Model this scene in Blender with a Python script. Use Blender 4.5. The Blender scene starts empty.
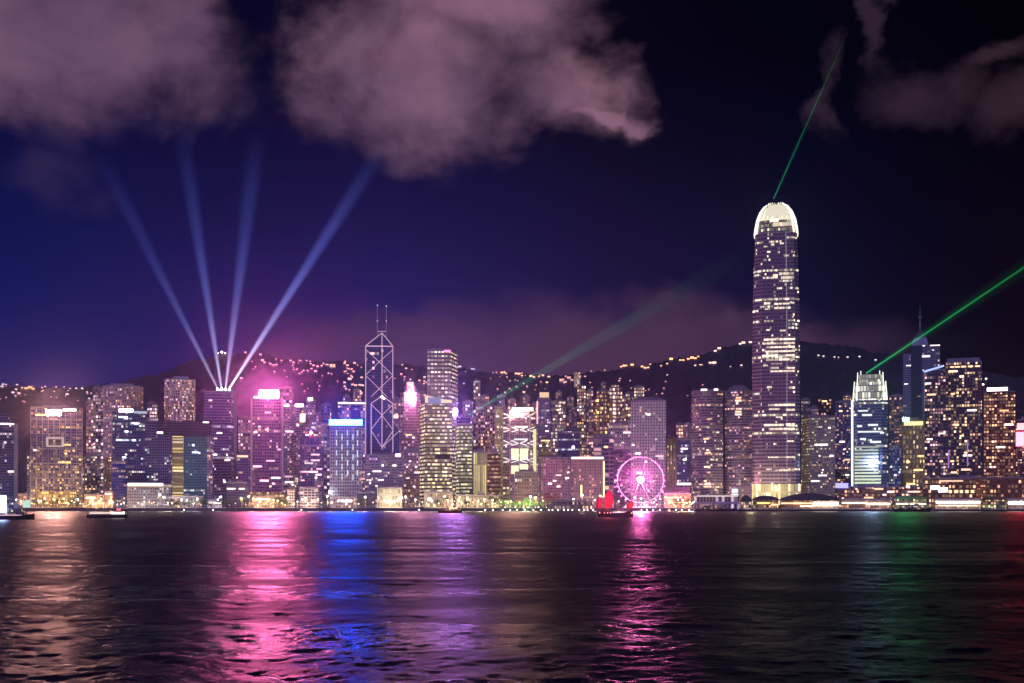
import bpy, bmesh, math, random
import numpy as np
from mathutils import Vector, Matrix

S = bpy.context.scene
C = S.collection
RNG = random.Random(7)

# ------------------------------------------------------------------ camera
F = 1250.0        # focal length in pixels of the 1024 wide frame
HZ = 502.0        # image row of the horizon
H = 12.0          # eye height over the water
cam = bpy.data.cameras.new('Camera')
cam_o = bpy.data.objects.new('Camera', cam); C.objects.link(cam_o)
cam_o.location = (0, 0, H); cam_o.rotation_euler = (math.radians(90), 0, 0)
cam.sensor_width = 36; cam.lens = F / 1024 * 36
cam.shift_y = (HZ - 341.5) / 1024
cam.clip_start = 0.5; cam.clip_end = 20000
S.camera = cam_o
S.render.resolution_x = 1024; S.render.resolution_y = 683

# ------------------------------------------------------------------ colour management, sampling
S.view_settings.view_transform = 'Standard'
S.view_settings.look = 'None'
S.view_settings.exposure = 0.0
S.view_settings.gamma = 1.0
S.view_settings.use_curve_mapping = False
S.render.engine = 'CYCLES'
cy = S.cycles
cy.use_denoising = True
try:
    cy.denoiser = 'OPENIMAGEDENOISE'
    cy.denoising_input_passes = 'RGB_ALBEDO_NORMAL'
    cy.denoising_prefilter = 'ACCURATE'
except Exception:
    pass
cy.use_light_tree = True
cy.max_bounces = 5; cy.diffuse_bounces = 1; cy.glossy_bounces = 2
cy.volume_bounces = 0; cy.transparent_max_bounces = 32
cy.sample_clamp_indirect = 8.0
cy.use_adaptive_sampling = False

# ------------------------------------------------------------------ node helper
class NT:
    def __init__(self, tree):
        self.t = tree; self.n = tree.nodes; self.l = tree.links
    def node(self, kind, **kw):
        n = self.n.new(kind)
        for k, v in kw.items():
            setattr(n, k, v)
        return n
    def put(self, sock, v):
        if isinstance(v, bpy.types.NodeSocket):
            self.l.new(v, sock)
        else:
            if sock.type == 'RGBA' and len(v) == 3:
                v = (*v, 1)
            sock.default_value = v
    def m(self, op, a, b=0.0, c=None, clamp=False):
        n = self.n.new('ShaderNodeMath'); n.operation = op; n.use_clamp = clamp
        self.put(n.inputs[0], a); self.put(n.inputs[1], b)
        if c is not None:
            self.put(n.inputs[2], c)
        return n.outputs[0]
    def xyz(self, x, y, z):
        n = self.n.new('ShaderNodeCombineXYZ')
        for s, v in zip(n.inputs, (x, y, z)):
            self.put(s, v)
        return n.outputs[0]
    def wn(self, x, y, z):
        n = self.n.new('ShaderNodeTexWhiteNoise'); n.noise_dimensions = '3D'
        self.l.new(self.xyz(x, y, z), n.inputs['Vector'])
        s = self.n.new('ShaderNodeSeparateColor'); self.l.new(n.outputs['Color'], s.inputs[0])
        return s.outputs
    def noise(self, vec, scale, detail=3, rough=0.55, dist=0.0):
        n = self.n.new('ShaderNodeTexNoise'); n.noise_dimensions = '3D'
        self.l.new(vec, n.inputs['Vector'])
        n.inputs['Scale'].default_value = scale; n.inputs['Detail'].default_value = detail
        n.inputs['Roughness'].default_value = rough; n.inputs['Distortion'].default_value = dist
        return n.outputs['Fac']
    def mix(self, f, a, b, blend='MIX'):
        n = self.n.new('ShaderNodeMix'); n.data_type = 'RGBA'; n.blend_type = blend
        self.put(n.inputs[0], f); self.put(n.inputs[6], a); self.put(n.inputs[7], b)
        return n.outputs[2]
    def smooth(self, v, lo, hi, a=0.0, b=1.0):
        n = self.n.new('ShaderNodeMapRange'); n.interpolation_type = 'SMOOTHSTEP'
        self.put(n.inputs[0], v)
        for i, q in enumerate((lo, hi, a, b)):
            n.inputs[i + 1].default_value = q
        return n.outputs[0]
    def ramp(self, f, stops):
        n = self.n.new('ShaderNodeValToRGB'); e = n.color_ramp.elements
        while len(e) < len(stops):
            e.new(0.5)
        for i, (p, c) in enumerate(stops):
            e[i].position = p; e[i].color = (*c, 1)
        self.put(n.inputs[0], f)
        return n.outputs[0]

def azel(px, py):
    a = math.atan((px - 512) / F)
    return a, math.atan((HZ - py) / F * math.cos(a))

# ------------------------------------------------------------------ night sky
FILL_EL, FILL_AZ = math.radians(26), math.radians(205)   # added violet fill light from behind the viewer
W = bpy.data.worlds.new('World'); S.world = W; W.use_nodes = True
W.node_tree.nodes.clear()
n = NT(W.node_tree)
tc = n.node('ShaderNodeTexCoord')
sx = n.node('ShaderNodeSeparateXYZ'); n.l.new(tc.outputs['Generated'], sx.inputs[0])
AZ = n.m('ARCTAN2', sx.outputs[0], sx.outputs[1])
EL = n.m('ARCSINE', sx.outputs[2])
fa = n.m('MULTIPLY_ADD', AZ, 1.25, 0.5, clamp=True)          # -0.4 .. 0.4 rad -> 0..1
low = n.ramp(fa, [(0.0, (0.0014, 0.0098, 0.125)), (0.22, (0.0065, 0.0115, 0.120)), (0.38, (0.0130, 0.0135, 0.135)),
                  (0.60, (0.0120, 0.0090, 0.060)), (0.78, (0.0030, 0.0046, 0.0360)), (0.90, (0.0036, 0.0022, 0.0150)), (1.0, (0.0048, 0.0016, 0.0078))])
high = n.ramp(fa, [(0.0, (0.0006, 0.0016, 0.022)), (0.3, (0.0007, 0.0011, 0.014)), (0.55, (0.0004, 0.0007, 0.0066)), (0.8, (0.0003, 0.0005, 0.0040)), (1.0, (0.0003, 0.0003, 0.0020))])
base = n.mix(n.smooth(EL, 0.06, 0.36), low, high)
nish = n.node('ShaderNodeTexSky', sky_type='NISHITA')
nish.sun_disc = False; nish.sun_elevation = math.radians(-9); nish.sun_rotation = FILL_AZ
base = n.mix(0.008, base, nish.outputs[0], 'ADD')
AZ0, EL0 = AZ, EL
vec = n.xyz(AZ, n.m('MULTIPLY', EL, 1.25), 0.37)
fb = n.m('ADD', n.m('MULTIPLY', n.noise(vec, 9.0, 8, 0.56, 0.35), 0.80), n.m('MULTIPLY', n.noise(vec, 30.0, 6, 0.58, 0.5), 0.20))
fb2 = n.noise(n.xyz(AZ, EL, 3.1), 7.0, 5, 0.5, 0.2)

wv = n.node('ShaderNodeTexNoise'); wv.noise_dimensions = '3D'; n.l.new(vec, wv.inputs['Vector'])
wv.inputs['Scale'].default_value = 13.0; wv.inputs['Detail'].default_value = 6; wv.inputs['Roughness'].default_value = .58
wsep = n.node('ShaderNodeSeparateColor'); n.l.new(wv.outputs['Color'], wsep.inputs[0])
WX = n.m('MULTIPLY', n.m('SUBTRACT', wsep.outputs[0], .5), .105); WY = n.m('MULTIPLY', n.m('SUBTRACT', wsep.outputs[1], .5), .085)
AZW = n.m('ADD', AZ, WX); ELW = n.m('ADD', EL, WY)

def cover(blobs, amp, lo, hi):
    AZ, EL = AZW, ELW
    acc = None
    for (px, py, rx, ry) in blobs:
        a, e = azel(px, py)
        dx = n.m('MULTIPLY', n.m('SUBTRACT', AZ, a), F / rx)
        dy = n.m('MULTIPLY', n.m('SUBTRACT', EL, e), F / ry)
        r = n.m('SQRT', n.m('ADD', n.m('MULTIPLY', dx, dx), n.m('MULTIPLY', dy, dy)))
        b = n.m('SUBTRACT', 1.0, r)
        if acc is None:
            acc = b
        else:
            acc = n.m('SMOOTH_MAX', acc, b, 0.18)
    v = n.m('ADD', acc, n.m('MULTIPLY', n.m('SUBTRACT', fb, 0.5), amp))
    return n.smooth(v, lo, hi)

c_low = cover([(590, 352, 330, 60), (420, 348, 190, 45), (330, 356, 120, 32), (770, 338, 80, 30)], 1.1, -0.10, 0.75)
c_dim = cover([(45, 178, 66, 44), (918, 92, 78, 40), (1018, 108, 60, 40), (870, 25, 18, 60), (822, 84, 17, 48), (985, 60, 50, 16)], 1.7, -0.05, 0.80)
c_big = cover([(105, 24, 160, 112), (0, 10, 130, 100), (185, 5, 60, 76), (425, 78, 150, 88), (345, 60, 68, 86), (562, 84, 104, 58), (470, -10, 150, 90), (606, 110, 56, 16)], 1.35, -0.08, 0.80)
sky = n.mix(n.m('MULTIPLY', c_low, 0.80), base, n.mix(fb2, (0.060, 0.031, 0.100), (0.094, 0.040, 0.076)))
sky = n.mix(n.m('MULTIPLY', c_dim, 0.40), sky, n.mix(n.smooth(AZ, -0.1, 0.4), (0.048, 0.030, 0.080), (0.074, 0.038, 0.064)))
bigcol = n.mix(n.smooth(fb2, 0.30, 0.78), (0.135, 0.070, 0.140), (0.320, 0.158, 0.228))
bigcol = n.mix(n.smooth(EL, 0.36, 0.44), bigcol, (0.150, 0.075, 0.140))
sky = n.mix(n.m('MULTIPLY', c_big, n.smooth(fb, 0.25, 0.62, 0.60, 0.98)), sky, bigcol)
bg = n.node('ShaderNodeBackground'); n.l.new(sky, bg.inputs[0]); bg.inputs[1].default_value = 1.0
wo = n.node('ShaderNodeOutputWorld'); n.l.new(bg.outputs[0], wo.inputs[0])

# ------------------------------------------------------------------ added fill light for the facades
fill_sun = bpy.data.lights.new('fill_sun', 'SUN'); fill_sun.energy = 0.85; fill_sun.angle = math.radians(0.5); fill_sun.color = (0.46, 0.38, 1.0)
fill_sun_o = bpy.data.objects.new('fill_sun', fill_sun); C.objects.link(fill_sun_o)
md = Vector((math.sin(FILL_AZ) * math.cos(FILL_EL), math.cos(FILL_AZ) * math.cos(FILL_EL), math.sin(FILL_EL)))
fill_sun_o.rotation_euler = md.to_track_quat('Z', 'Y').to_euler()

# ------------------------------------------------------------------ picture geometry helpers
G = 4.0                                            # street level over the water
def X(px, d): return (px - 512) / F * d
def Z(py, d): return H + (HZ - py) / F * d
def P(px, py, d): return Vector((X(px, d), d, Z(py, d)))

def tag(o, label=None, cat=None, group=None, kind=None):
    if label: o['label'] = label
    if cat: o['category'] = cat
    if group: o['group'] = group
    if kind: o['kind'] = kind
    return o
def thing(name, label, cat, loc=(0, 0, 0), rz=0.0, group=None):
    o = bpy.data.objects.new(name, None); C.objects.link(o)
    o.location = loc; o.rotation_euler = (0, 0, rz); o.empty_display_size = 1
    return tag(o, label, cat, group)

class MB:
    """collects faces of one mesh"""
    def __init__(self):
        self.v = []; self.f = []; self.uv = []; self.mi = []
    def face(self, pts, uvs=None, mi=0):
        i = len(self.v); self.v += [tuple(p) for p in pts]
        self.f.append(tuple(range(i, i + len(pts))))
        self.uv += list(uvs) if uvs else [(0.0, 0.0)] * len(pts)
        self.mi.append(mi)
    def prism(self, poly, z0, z1, top=None, mi=0, cap=1, u0=0.0, tz=None):
        """poly counter-clockwise; top = polygon at z1 (a loft) or None"""
        q = top or poly; u = u0; k = len(poly)
        for i in range(k):
            a, b = poly[i], poly[(i + 1) % k]; c, e = q[(i + 1) % k], q[i]
            L = math.hypot(b[0] - a[0], b[1] - a[1])
            zc = z1 if tz is None else tz[(i + 1) % k]
            ze = z1 if tz is None else tz[i]
            self.face([(a[0], a[1], z0), (b[0], b[1], z0), (c[0], c[1], zc), (e[0], e[1], ze)],
                      [(u, z0), (u + L, z0), (u + L, zc), (u, ze)], mi)
            u += L
        if cap is not None:
            self.face([(p[0], p[1], z1 if tz is None else tz[i]) for i, p in enumerate(q)], [(p[0] * .01 - 500, p[1] * .01) for p in q], cap)
        return self
    def box(self, x0, x1, y0, y1, z0, z1, mi=0):
        self.prism([(x0, y0), (x1, y0), (x1, y1), (x0, y1)], z0, z1, mi=mi, cap=mi)
        self.face([(x0, y1, z0), (x1, y1, z0), (x1, y0, z0), (x0, y0, z0)], None, mi)
        return self
    def tube(self, a, b, r0, r1=None, seg=6, mi=0):
        a = Vector(a); b = Vector(b); r1 = r0 if r1 is None else r1
        d = (b - a).normalized(); s = d.orthogonal().normalized(); t = d.cross(s)
        A = [a + (s * math.cos(2 * math.pi * i / seg) + t * math.sin(2 * math.pi * i / seg)) * r0 for i in range(seg)]
        B = [b + (s * math.cos(2 * math.pi * i / seg) + t * math.sin(2 * math.pi * i / seg)) * r1 for i in range(seg)]
        L = (b - a).length
        for i in range(seg):
            j = (i + 1) % seg
            self.face([A[i], A[j], B[j], B[i]], [(i, 0), (i + 1, 0), (i + 1, L), (i, L)], mi)
        self.face(A[::-1], None, mi); self.face(B, None, mi)
        return self
    def ball(self, c, r, nu=8, nv=5, mi=0, sz=1.0):
        c = Vector(c)
        def pt(i, j):
            th = math.pi * j / nv; ph = 2 * math.pi * i / nu
            return c + Vector((math.sin(th) * math.cos(ph) * r, math.sin(th) * math.sin(ph) * r, math.cos(th) * r * sz))
        for j in range(nv):
            for i in range(nu):
                q = [pt(i, j), pt(i, j + 1), pt(i + 1, j + 1), pt(i + 1, j)]
                if j == 0: q = q[:3]
                elif j == nv - 1: q = [q[0], q[1], q[3]]
                self.face(q, None, mi)
        return self
    def build(self, name, mats, parent=None, smooth=False, merge=False):
        me = bpy.data.meshes.new(name); me.from_pydata(self.v, [], self.f)
        uvl = me.uv_layers.new(name='UVMap')
        uvl.data.foreach_set('uv', np.array(self.uv, dtype=np.float32).ravel())
        for m_ in (mats if isinstance(mats, (list, tuple)) else [mats]):
            me.materials.append(m_)
        me.polygons.foreach_set('material_index', np.array([min(i, len(me.materials) - 1) for i in self.mi], dtype=np.int32))
        if merge:
            bm = bmesh.new(); bm.from_mesh(me); bmesh.ops.remove_doubles(bm, verts=bm.verts, dist=1e-4); bm.to_mesh(me); bm.free()
        if smooth:
            me.polygons.foreach_set('use_smooth', np.ones(len(me.polygons), dtype=bool))
        me.update()
        o = bpy.data.objects.new(name, me); C.objects.link(o)
        if parent: o.parent = parent
        return o

# ------------------------------------------------------------------ materials
_mc = {}
def plain(name, col, rough=0.7, metal=0.0, var=0.25, scale=0.08):
    if name in _mc: return _mc[name]
    m = bpy.data.materials.new(name); m.use_nodes = True
    k = NT(m.node_tree); b = k.n['Principled BSDF']
    t = k.node('ShaderNodeTexCoord')
    f = k.noise(t.outputs['Object'], scale, 5, 0.6)
    dark = tuple(c * (1 - var) for c in col); lite = tuple(min(1, c * (1 + var)) for c in col)
    k.put(b.inputs['Base Color'], k.mix(f, dark, lite))
    b.inputs['Roughness'].default_value = rough; b.inputs['Metallic'].default_value = metal
    _mc[name] = m; return m
def glow(col, s, sample=False):
    key = ('glow', col, s, sample)
    if key in _mc: return _mc[key]
    m = bpy.data.materials.new('lamp_light'); m.use_nodes = True
    b = m.node_tree.nodes['Principled BSDF']
    b.inputs['Base Color'].default_value = (0.3, 0.3, 0.3, 1)
    b.inputs['Emission Color'].default_value = (*col, 1); b.inputs['Emission Strength'].default_value = s
    m.cycles.emission_sampling = 'AUTO' if sample else 'NONE'
    _mc[key] = m; return m

WARM = (1.0, .55, .28); GOLD = (1.0, .66, .18); WHITE = (1.0, .84, .72); COOL = (.70, .86, 1.0)
PINK = (1.0, .52, .66); LIME = (.92, 1.0, .46); MAUVE = (.82, .62, 1.0); ORANGE = (1.0, .45, .18)

_fs = [0]
def facade(wall=(.30, .27, .30), glass=(.03, .035, .05), fh=3.7, bw=2.9, lit=.24, run=4, runp=.12, row=.03,
           A=WARM, B=WHITE, S=1.6, dim=(.012, .010, .030), mu=.16, v0=.22, v1=.82, low=0.0, lowz=60.0, gr=.18, vr=.30):
    _fs[0] += 1; seed = _fs[0] * 3.7
    m = bpy.data.materials.new('facade'); m.use_nodes = True
    k = NT(m.node_tree); b = k.n['Principled BSDF']
    t = k.node('ShaderNodeTexCoord'); s = k.node('ShaderNodeSeparateXYZ'); k.l.new(t.outputs['UV'], s.inputs[0])
    u = k.m('DIVIDE', s.outputs[0], bw); v = k.m('DIVIDE', s.outputs[1], fh)
    cu, cv, fu, fv = k.m('FLOOR', u), k.m('FLOOR', v), k.m('FRACT', u), k.m('FRACT', v)
    win = k.m('MULTIPLY', k.m('MULTIPLY', k.m('GREATER_THAN', fu, mu), k.m('LESS_THAN', fu, 1 - mu)),
              k.m('MULTIPLY', k.m('GREATER_THAN', fv, v0), k.m('LESS_THAN', fv, v1)))
    n1 = k.wn(cu, cv, seed); n3 = k.wn(0.5, cv, seed + 13); n2 = k.wn(k.m('FLOOR', k.m('DIVIDE', k.m('ADD', cu, k.m('MULTIPLY', n3[1], 11.0)), run)), cv, seed + 7)
    patch = k.noise(k.xyz(u, v, seed), vr, 2, .5)
    p = k.m('MULTIPLY', k.m('MULTIPLY', patch, 2.0), lit)
    if low:
        p = k.m('ADD', p, k.m('MULTIPLY', k.smooth(s.outputs[1], 4, lowz, 1, 0), low))
    L = k.m('LESS_THAN', n1[0], p)
    L = k.m('MAXIMUM', L, k.m('MULTIPLY', k.m('LESS_THAN', n2[0], runp), k.m('LESS_THAN', n1[1], .88)))
    L = k.m('MAXIMUM', L, k.m('MULTIPLY', k.m('LESS_THAN', n3[0], row), k.m('LESS_THAN', n1[1], .93)))
    br = k.m('MULTIPLY_ADD', k.m('POWER', n1[2], 2.8), 1.5, .20)
    br = k.m('MULTIPLY', k.m('MULTIPLY', br, k.m('MULTIPLY_ADD', n2[1], .7, .6)), S * (.88 if fh < 5 else 1.0))
    col = k.mix(n2[2], A, B)
    L2 = k.m('LESS_THAN', n1[1], 0.0 if lit < .09 else min(.55, .06 + lit * 1.3))                 # rooms behind drawn blinds
    b2 = k.m('MULTIPLY', k.m('MULTIPLY_ADD', n1[2], .13, .03), S)
    faint = k.mix(L2, dim, k.mix(1.0, col, k.xyz(b2, b2, b2), 'MULTIPLY'))  # dim is a constant pane glow standing in for ambient light on walls
    em = k.mix(L, faint, k.mix(1.0, col, k.xyz(br, br, br), 'MULTIPLY'))
    em = k.mix(win, (0, 0, 0), em)
    k.put(b.inputs['Emission Color'], em); b.inputs['Emission Strength'].default_value = 1.0
    stain = k.noise(k.xyz(k.m('MULTIPLY', s.outputs[0], 1.0), k.m('MULTIPLY', s.outputs[1], .25), seed), .11, 4, .6)
    wl = k.mix(stain, tuple(c * .75 for c in wall), tuple(min(1, c * 1.25) for c in wall))
    k.put(b.inputs['Base Color'], k.mix(win, wl, glass))
    k.put(b.inputs['Roughness'], k.m('MULTIPLY_ADD', win, gr - .75, .75))
    m.cycles.emission_sampling = 'NONE'
    return m

ROOF = plain('roof_felt', (.10, .09, .11)); CONC = plain('concrete', (.30, .28, .30)); PALE = plain('pale_stone', (.50, .46, .48))
DARK = plain('dark_steel', (.05, .05, .065), .4, .4); STEEL = plain('steel', (.35, .35, .38), .35, .7)
WHITEP = plain('white_paint', (.75, .74, .75), .5, 0, .06); HULL = plain('hull_paint', (.03, .03, .04), .4)
BARK = plain('bark', (.06, .045, .035))

# ------------------------------------------------------------------ water of the harbour
def make_water():
    rng = np.random.default_rng(5)
    rows = np.concatenate([np.arange(1700, 800, -6.0), np.arange(800, 640, -0.45), np.arange(640, 511.0, -0.36), np.array([510.9])])
    dist = H * F / (rows - HZ)
    cols = np.concatenate([np.linspace(-12000, -1500, 60)[:-1], np.linspace(-1500, -640, 120)[:-1], np.arange(-640, 640, 1.35), np.linspace(640, 1500, 120)[1:], np.linspace(1500, 12000, 60)[1:]]) / F
    step = np.gradient(dist)
    D = dist[:, None]; XX = cols[None, :] * D; YY = np.broadcast_to(D, XX.shape).copy()
    ZZ = np.zeros_like(XX); lost = np.zeros(len(dist))
    N = 130
    lam = np.exp(rng.uniform(np.log(.6), np.log(9), N))
    th = rng.normal(0, 0.92, N) + math.pi / 2 + 0.12
    ph = rng.uniform(0, 2 * math.pi, N)
    slope = 0.125 * (0.45 + 0.8 * np.clip(lam / 1.0, 0, 1) * np.clip(2.6 / lam, 0, 1)); slope *= 0.086 * math.sqrt(2) / np.sqrt((slope ** 2).sum())
    gust = 0.75 + 0.5 * (0.5 + 0.5 * np.sin(XX / 37 + 1.3 * np.sin(YY / 61)) * np.cos(YY / 45 + 1.1 * np.sin(XX / 53)))
    for i in range(N):
        kx, ky = math.cos(th[i]) * 2 * math.pi / lam[i], math.sin(th[i]) * 2 * math.pi / lam[i]
        ly = lam[i] / max(abs(math.sin(th[i])), .05)
        lx = lam[i] / max(abs(math.cos(th[i])), .05)
        w = np.clip((ly / np.abs(step) - 2.2) / 2.5, 0, 1) * np.clip((lx / (dist * 1.35 / F) - 2.2) / 2.5, 0, 1)
        a = slope[i] * lam[i] / (2 * math.pi)
        q = kx * XX + ky * YY + ph[i] + 0.6 * np.sin(XX / (lam[i] * 2.3) + i)
        ZZ += (w * a)[:, None] * np.sin(q)
        lost += (1 - w ** 2) * slope[i] ** 2 / 2
    ZZ *= gust
    for i in range(64):                      # long low swell and boat wash, seen far out
        lm = math.exp(rng.uniform(math.log(8), math.log(150))); t_ = rng.normal(0, .45) + math.pi / 2
        ly = lm / max(abs(math.sin(t_)), .05); w = np.clip((ly / np.abs(step) - 2.2) / 2.5, 0, 1) * np.clip(1.6 - ly / np.abs(step) / 13, .16, 1)
        a = .0085 * lm / (2 * math.pi)
        ZZ += (w * a)[:, None] * np.sin(lm ** -1 * 2 * math.pi * (math.cos(t_) * XX * .8 + math.sin(t_) * YY) + rng.uniform(0, 6.28) + .8 * np.sin(XX / (lm * 1.7) + i))
    nr, nc = XX.shape
    co = np.stack([XX, YY, ZZ], -1).reshape(-1, 3).astype(np.float32)
    ii = np.arange(nr * nc).reshape(nr, nc)
    q = np.stack([ii[:-1, :-1], ii[:-1, 1:], ii[1:, 1:], ii[1:, :-1]], -1).reshape(-1, 4).astype(np.int32)
    me = bpy.data.meshes.new('water')
    me.vertices.add(len(co)); me.vertices.foreach_set('co', co.ravel())
    me.loops.add(q.size); me.loops.foreach_set('vertex_index', q.ravel())
    me.polygons.add(len(q)); me.polygons.foreach_set('loop_start', np.arange(0, q.size, 4, dtype=np.int32))
    me.polygons.foreach_set('use_smooth', np.ones(len(q), dtype=bool))
    me.update(calc_edges=True); me.validate()
    at = me.attributes.new('ripple', 'FLOAT', 'POINT')
    al = np.sqrt(2 * (lost + 0.0064))
    at.data.foreach_set('value', np.repeat(np.sqrt(np.clip(al, 0, 1)), nc).astype(np.float32))
    m = bpy.data.materials.new('water'); m.use_nodes = True
    m.node_tree.nodes.clear(); k = NT(m.node_tree)
    b = k.node('ShaderNodeBsdfGlossy', distribution='BECKMANN'); b.inputs['Color'].default_value = (.95, .97, 1, 1)
    deep = k.node('ShaderNodeBsdfDiffuse'); deep.inputs['Color'].default_value = (.003, .005, .018, 1)
    fr = k.node('ShaderNodeFresnel'); fr.inputs['IOR'].default_value = 1.333
    mx = k.node('ShaderNodeMixShader'); k.l.new(k.m('MINIMUM', k.m('MULTIPLY', fr.outputs[0], .37), .30), mx.inputs[0])
    k.l.new(deep.outputs[0], mx.inputs[1]); k.l.new(b.outputs[0], mx.inputs[2])
    wo_ = k.node('ShaderNodeOutputMaterial'); k.l.new(mx.outputs[0], wo_.inputs['Surface'])
    a = k.node('ShaderNodeAttribute', attribute_name='ripple'); 
    t = k.node('ShaderNodeTexCoord'); mp = k.node('ShaderNodeMapping'); mp.inputs['Scale'].default_value = (.55, 1.0, 1.0)
    mg = k.node('ShaderNodeMapping'); mg.inputs['Scale'].default_value = (.011, .050, 1.0); k.l.new(t.outputs['Object'], mg.inputs[0])
    gn = k.noise(mg.outputs[0], 1.0, 7, .68, .6)
    k.put(b.inputs['Roughness'], k.m('MULTIPLY', a.outputs['Fac'], k.smooth(gn, .36, .64, .68, 1.20)))
    k.l.new(t.outputs['Object'], mp.inputs[0])
    bp = k.node('ShaderNodeBump'); bp.inputs['Strength'].default_value = 1.0; bp.inputs['Distance'].default_value = .12
    k.l.new(k.noise(mp.outputs[0], 3.2, 4, .6, .3), bp.inputs['Height']); k.l.new(bp.outputs[0], b.inputs['Normal']); k.l.new(bp.outputs[0], fr.inputs['Normal'])
    me.materials.append(m)
    o = bpy.data.objects.new('water', me); C.objects.link(o); tag(o, 'dark rippled harbour water with coloured light streaks', 'water', kind='structure')
make_water()

# ------------------------------------------------------------------ promenade, street level land, hills
SHORE = 1650.0
b_ = MB()
b_.box(-3200, 3200, SHORE, 2420, -1.5, G)
o = b_.build('promenade', plain('paving', (.16, .15, .15), .8)); tag(o, 'paved waterfront promenade above a low sea wall', 'promenade', kind='structure')

RIDGE = [(-900, 395), (-300, 392), (0, 384), (60, 386), (110, 384), (150, 374), (200, 358), (225, 353), (255, 352), (300, 360), (340, 360), (400, 363),
         (450, 366), (500, 372), (560, 374), (600, 370), (640, 364), (690, 355), (745, 342), (790, 338), (840, 344), (880, 352), (950, 366), (1024, 376), (1400, 392), (2000, 396)]
def ridge(px):
    for (a, ya), (b2, yb) in zip(RIDGE, RIDGE[1:]):
        if px <= b2:
            t = max(0, (px - a) / (b2 - a)); t = t * t * (3 - 2 * t)
            return ya + (yb - ya) * t
    return RIDGE[-1][1]
HD0, HD1 = 2380.0, 3350.0
def terrain(px, d):
    zr = Z(ridge(px), HD1) - 2
    t = (d - HD0) / (HD1 - HD0)
    x = X(px, d)
    wob = 14 * math.sin(x / 140 + 1) * math.sin(d / 170) + 7 * math.sin(x / 61 + d / 90) + 4 * math.sin(x / 27 - d / 33)
    if t <= 0: return 0.0
    if t <= 1: return zr * (t ** 0.9) + wob * min(1, t * 4) * min(1, (1 - t) * 6)
    return zr * max(0, 1 - (t - 1) * 1.1) + wob * min(1, (t - 1) * 6)
def make_hills():
    nx, ny = 900, 90
    v = []; f = []
    for j in range(ny):
        d = HD0 - 30 + (4300 - HD0) * j / (ny - 1)
        for i in range(nx):
            px = -700 + 2500 * i / (nx - 1)
            r = RNG.uniform(-4, 4) if j > 1 else 0
            v.append((X(px, d), d, terrain(px, d) + r))
    for j in range(ny - 1):
        for i in range(nx - 1):
            a = j * nx + i; f.append((a, a + 1, a + nx + 1, a + nx))
    me = bpy.data.meshes.new('hills'); me.from_pydata(v, [], f)
    me.polygons.foreach_set('use_smooth', np.ones(len(f), dtype=bool))
    me.materials.append(plain('hill_forest', (.078, .092, .130), .9, 0, .6, .03))
    o = bpy.data.objects.new('hills', me); C.objects.link(o); tag(o, 'dark wooded hills behind the towers', 'hills', kind='structure')
make_hills()
def on_hill(px, py):
    d = HD0 + 5
    while d < HD1 - 5:
        if terrain(px, d) >= Z(py, d): break
        d += 5
    return d

# ------------------------------------------------------------------ hazy night air
hz = MB().box(-4700, 4700, -160, 4700, -2.6, 560).build('haze', [])
tag(hz, 'thin humid night haze over the harbour', 'haze', kind='stuff')
hm = bpy.data.materials.new('haze'); hm.use_nodes = True; hm.node_tree.nodes.clear()
k_ = NT(hm.node_tree)
pv = k_.node('ShaderNodeVolumePrincipled'); pv.inputs['Color'].default_value = (.74, .72, 1.0, 1)
pv.inputs['Density'].default_value = 0.000030; pv.inputs['Anisotropy'].default_value = 0.94
ho = k_.node('ShaderNodeOutputMaterial'); k_.l.new(pv.outputs[0], ho.inputs['Volume'])
hz.data.materials.append(hm)

# ------------------------------------------------------------------ towers: one builder, one row of numbers per tower
class Lot:
    """local frame of a building that faces the viewer: lx/lz turn photo pixels into local metres"""
    def __init__(s, x0, x1, d):
        s.pc = (x0 + x1) / 2; s.d = d; s.a = math.atan((s.pc - 512) / F)
        s.k = d / F * math.cos(s.a); s.w = (x1 - x0) * s.k
        s.loc = (X(s.pc, d), d, G); s.rz = -s.a
    def lx(s, px): return (px - s.pc) * s.k
    def lz(s, py): return Z(py, s.d) - G
def foot(kind, w, D):
    h = w / 2
    if kind == 'box': return [(-h, 0), (h, 0), (h, D), (-h, D)]
    if kind[0] == 'R': f = float(kind[1:]); return [(-h, 0), (h - f * w, 0), (h, D), (-h, D)]
    if kind[0] == 'L': f = float(kind[1:]); return [(-h + f * w, 0), (h, 0), (h, D), (-h, D)]
    if kind == 'oct':
        c = .2 * w; return [(-h + c, 0), (h - c, 0), (h, c), (h, D - c), (h - c, D), (-h + c, D), (-h, D - c), (-h, c)]
    if kind == 'bow':
        b = w * .28; return [(-h + w * i / 12, b * ((2 * i / 12 - 1) ** 2)) for i in range(13)] + [(h, D), (-h, D)]
    if kind == 'oval':
        return [(h * math.cos(t), D / 2 + D / 2 * math.sin(t)) for t in [math.pi + 2 * math.pi * i / 24 for i in range(24)]]
    if kind == 'cross':
        c = .24 * w; return [(-h + c, 0), (-c * .35, 0), (-c * .35, c * .6), (c * .35, c * .6), (c * .35, 0), (h - c, 0), (h - c, c), (h, c), (h, D), (-h, D), (-h, c), (-h + c, c)]
def grow(poly, g):
    cx = sum(p[0] for p in poly) / len(poly); cyy = sum(p[1] for p in poly) / len(poly)
    r = []
    for x, y in poly:
        L = math.hypot(x - cx, y - cyy); r.append((x + (x - cx) / L * g, y + (y - cyy) / L * g))
    return r

def panel(L, x0, x1, y0, y1, mat, name, parent, y=-.9, t=.7):
    """box proud of the front face, given in photo pixels (y0 above y1)"""
    mb = MB().box(L.lx(x0), L.lx(x1), y, y + t, L.lz(y1), L.lz(y0), mi=1); mb.mi[0] = 0      # only the front glows
    return mb.build(name, [mat, DARK], parent)

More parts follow.
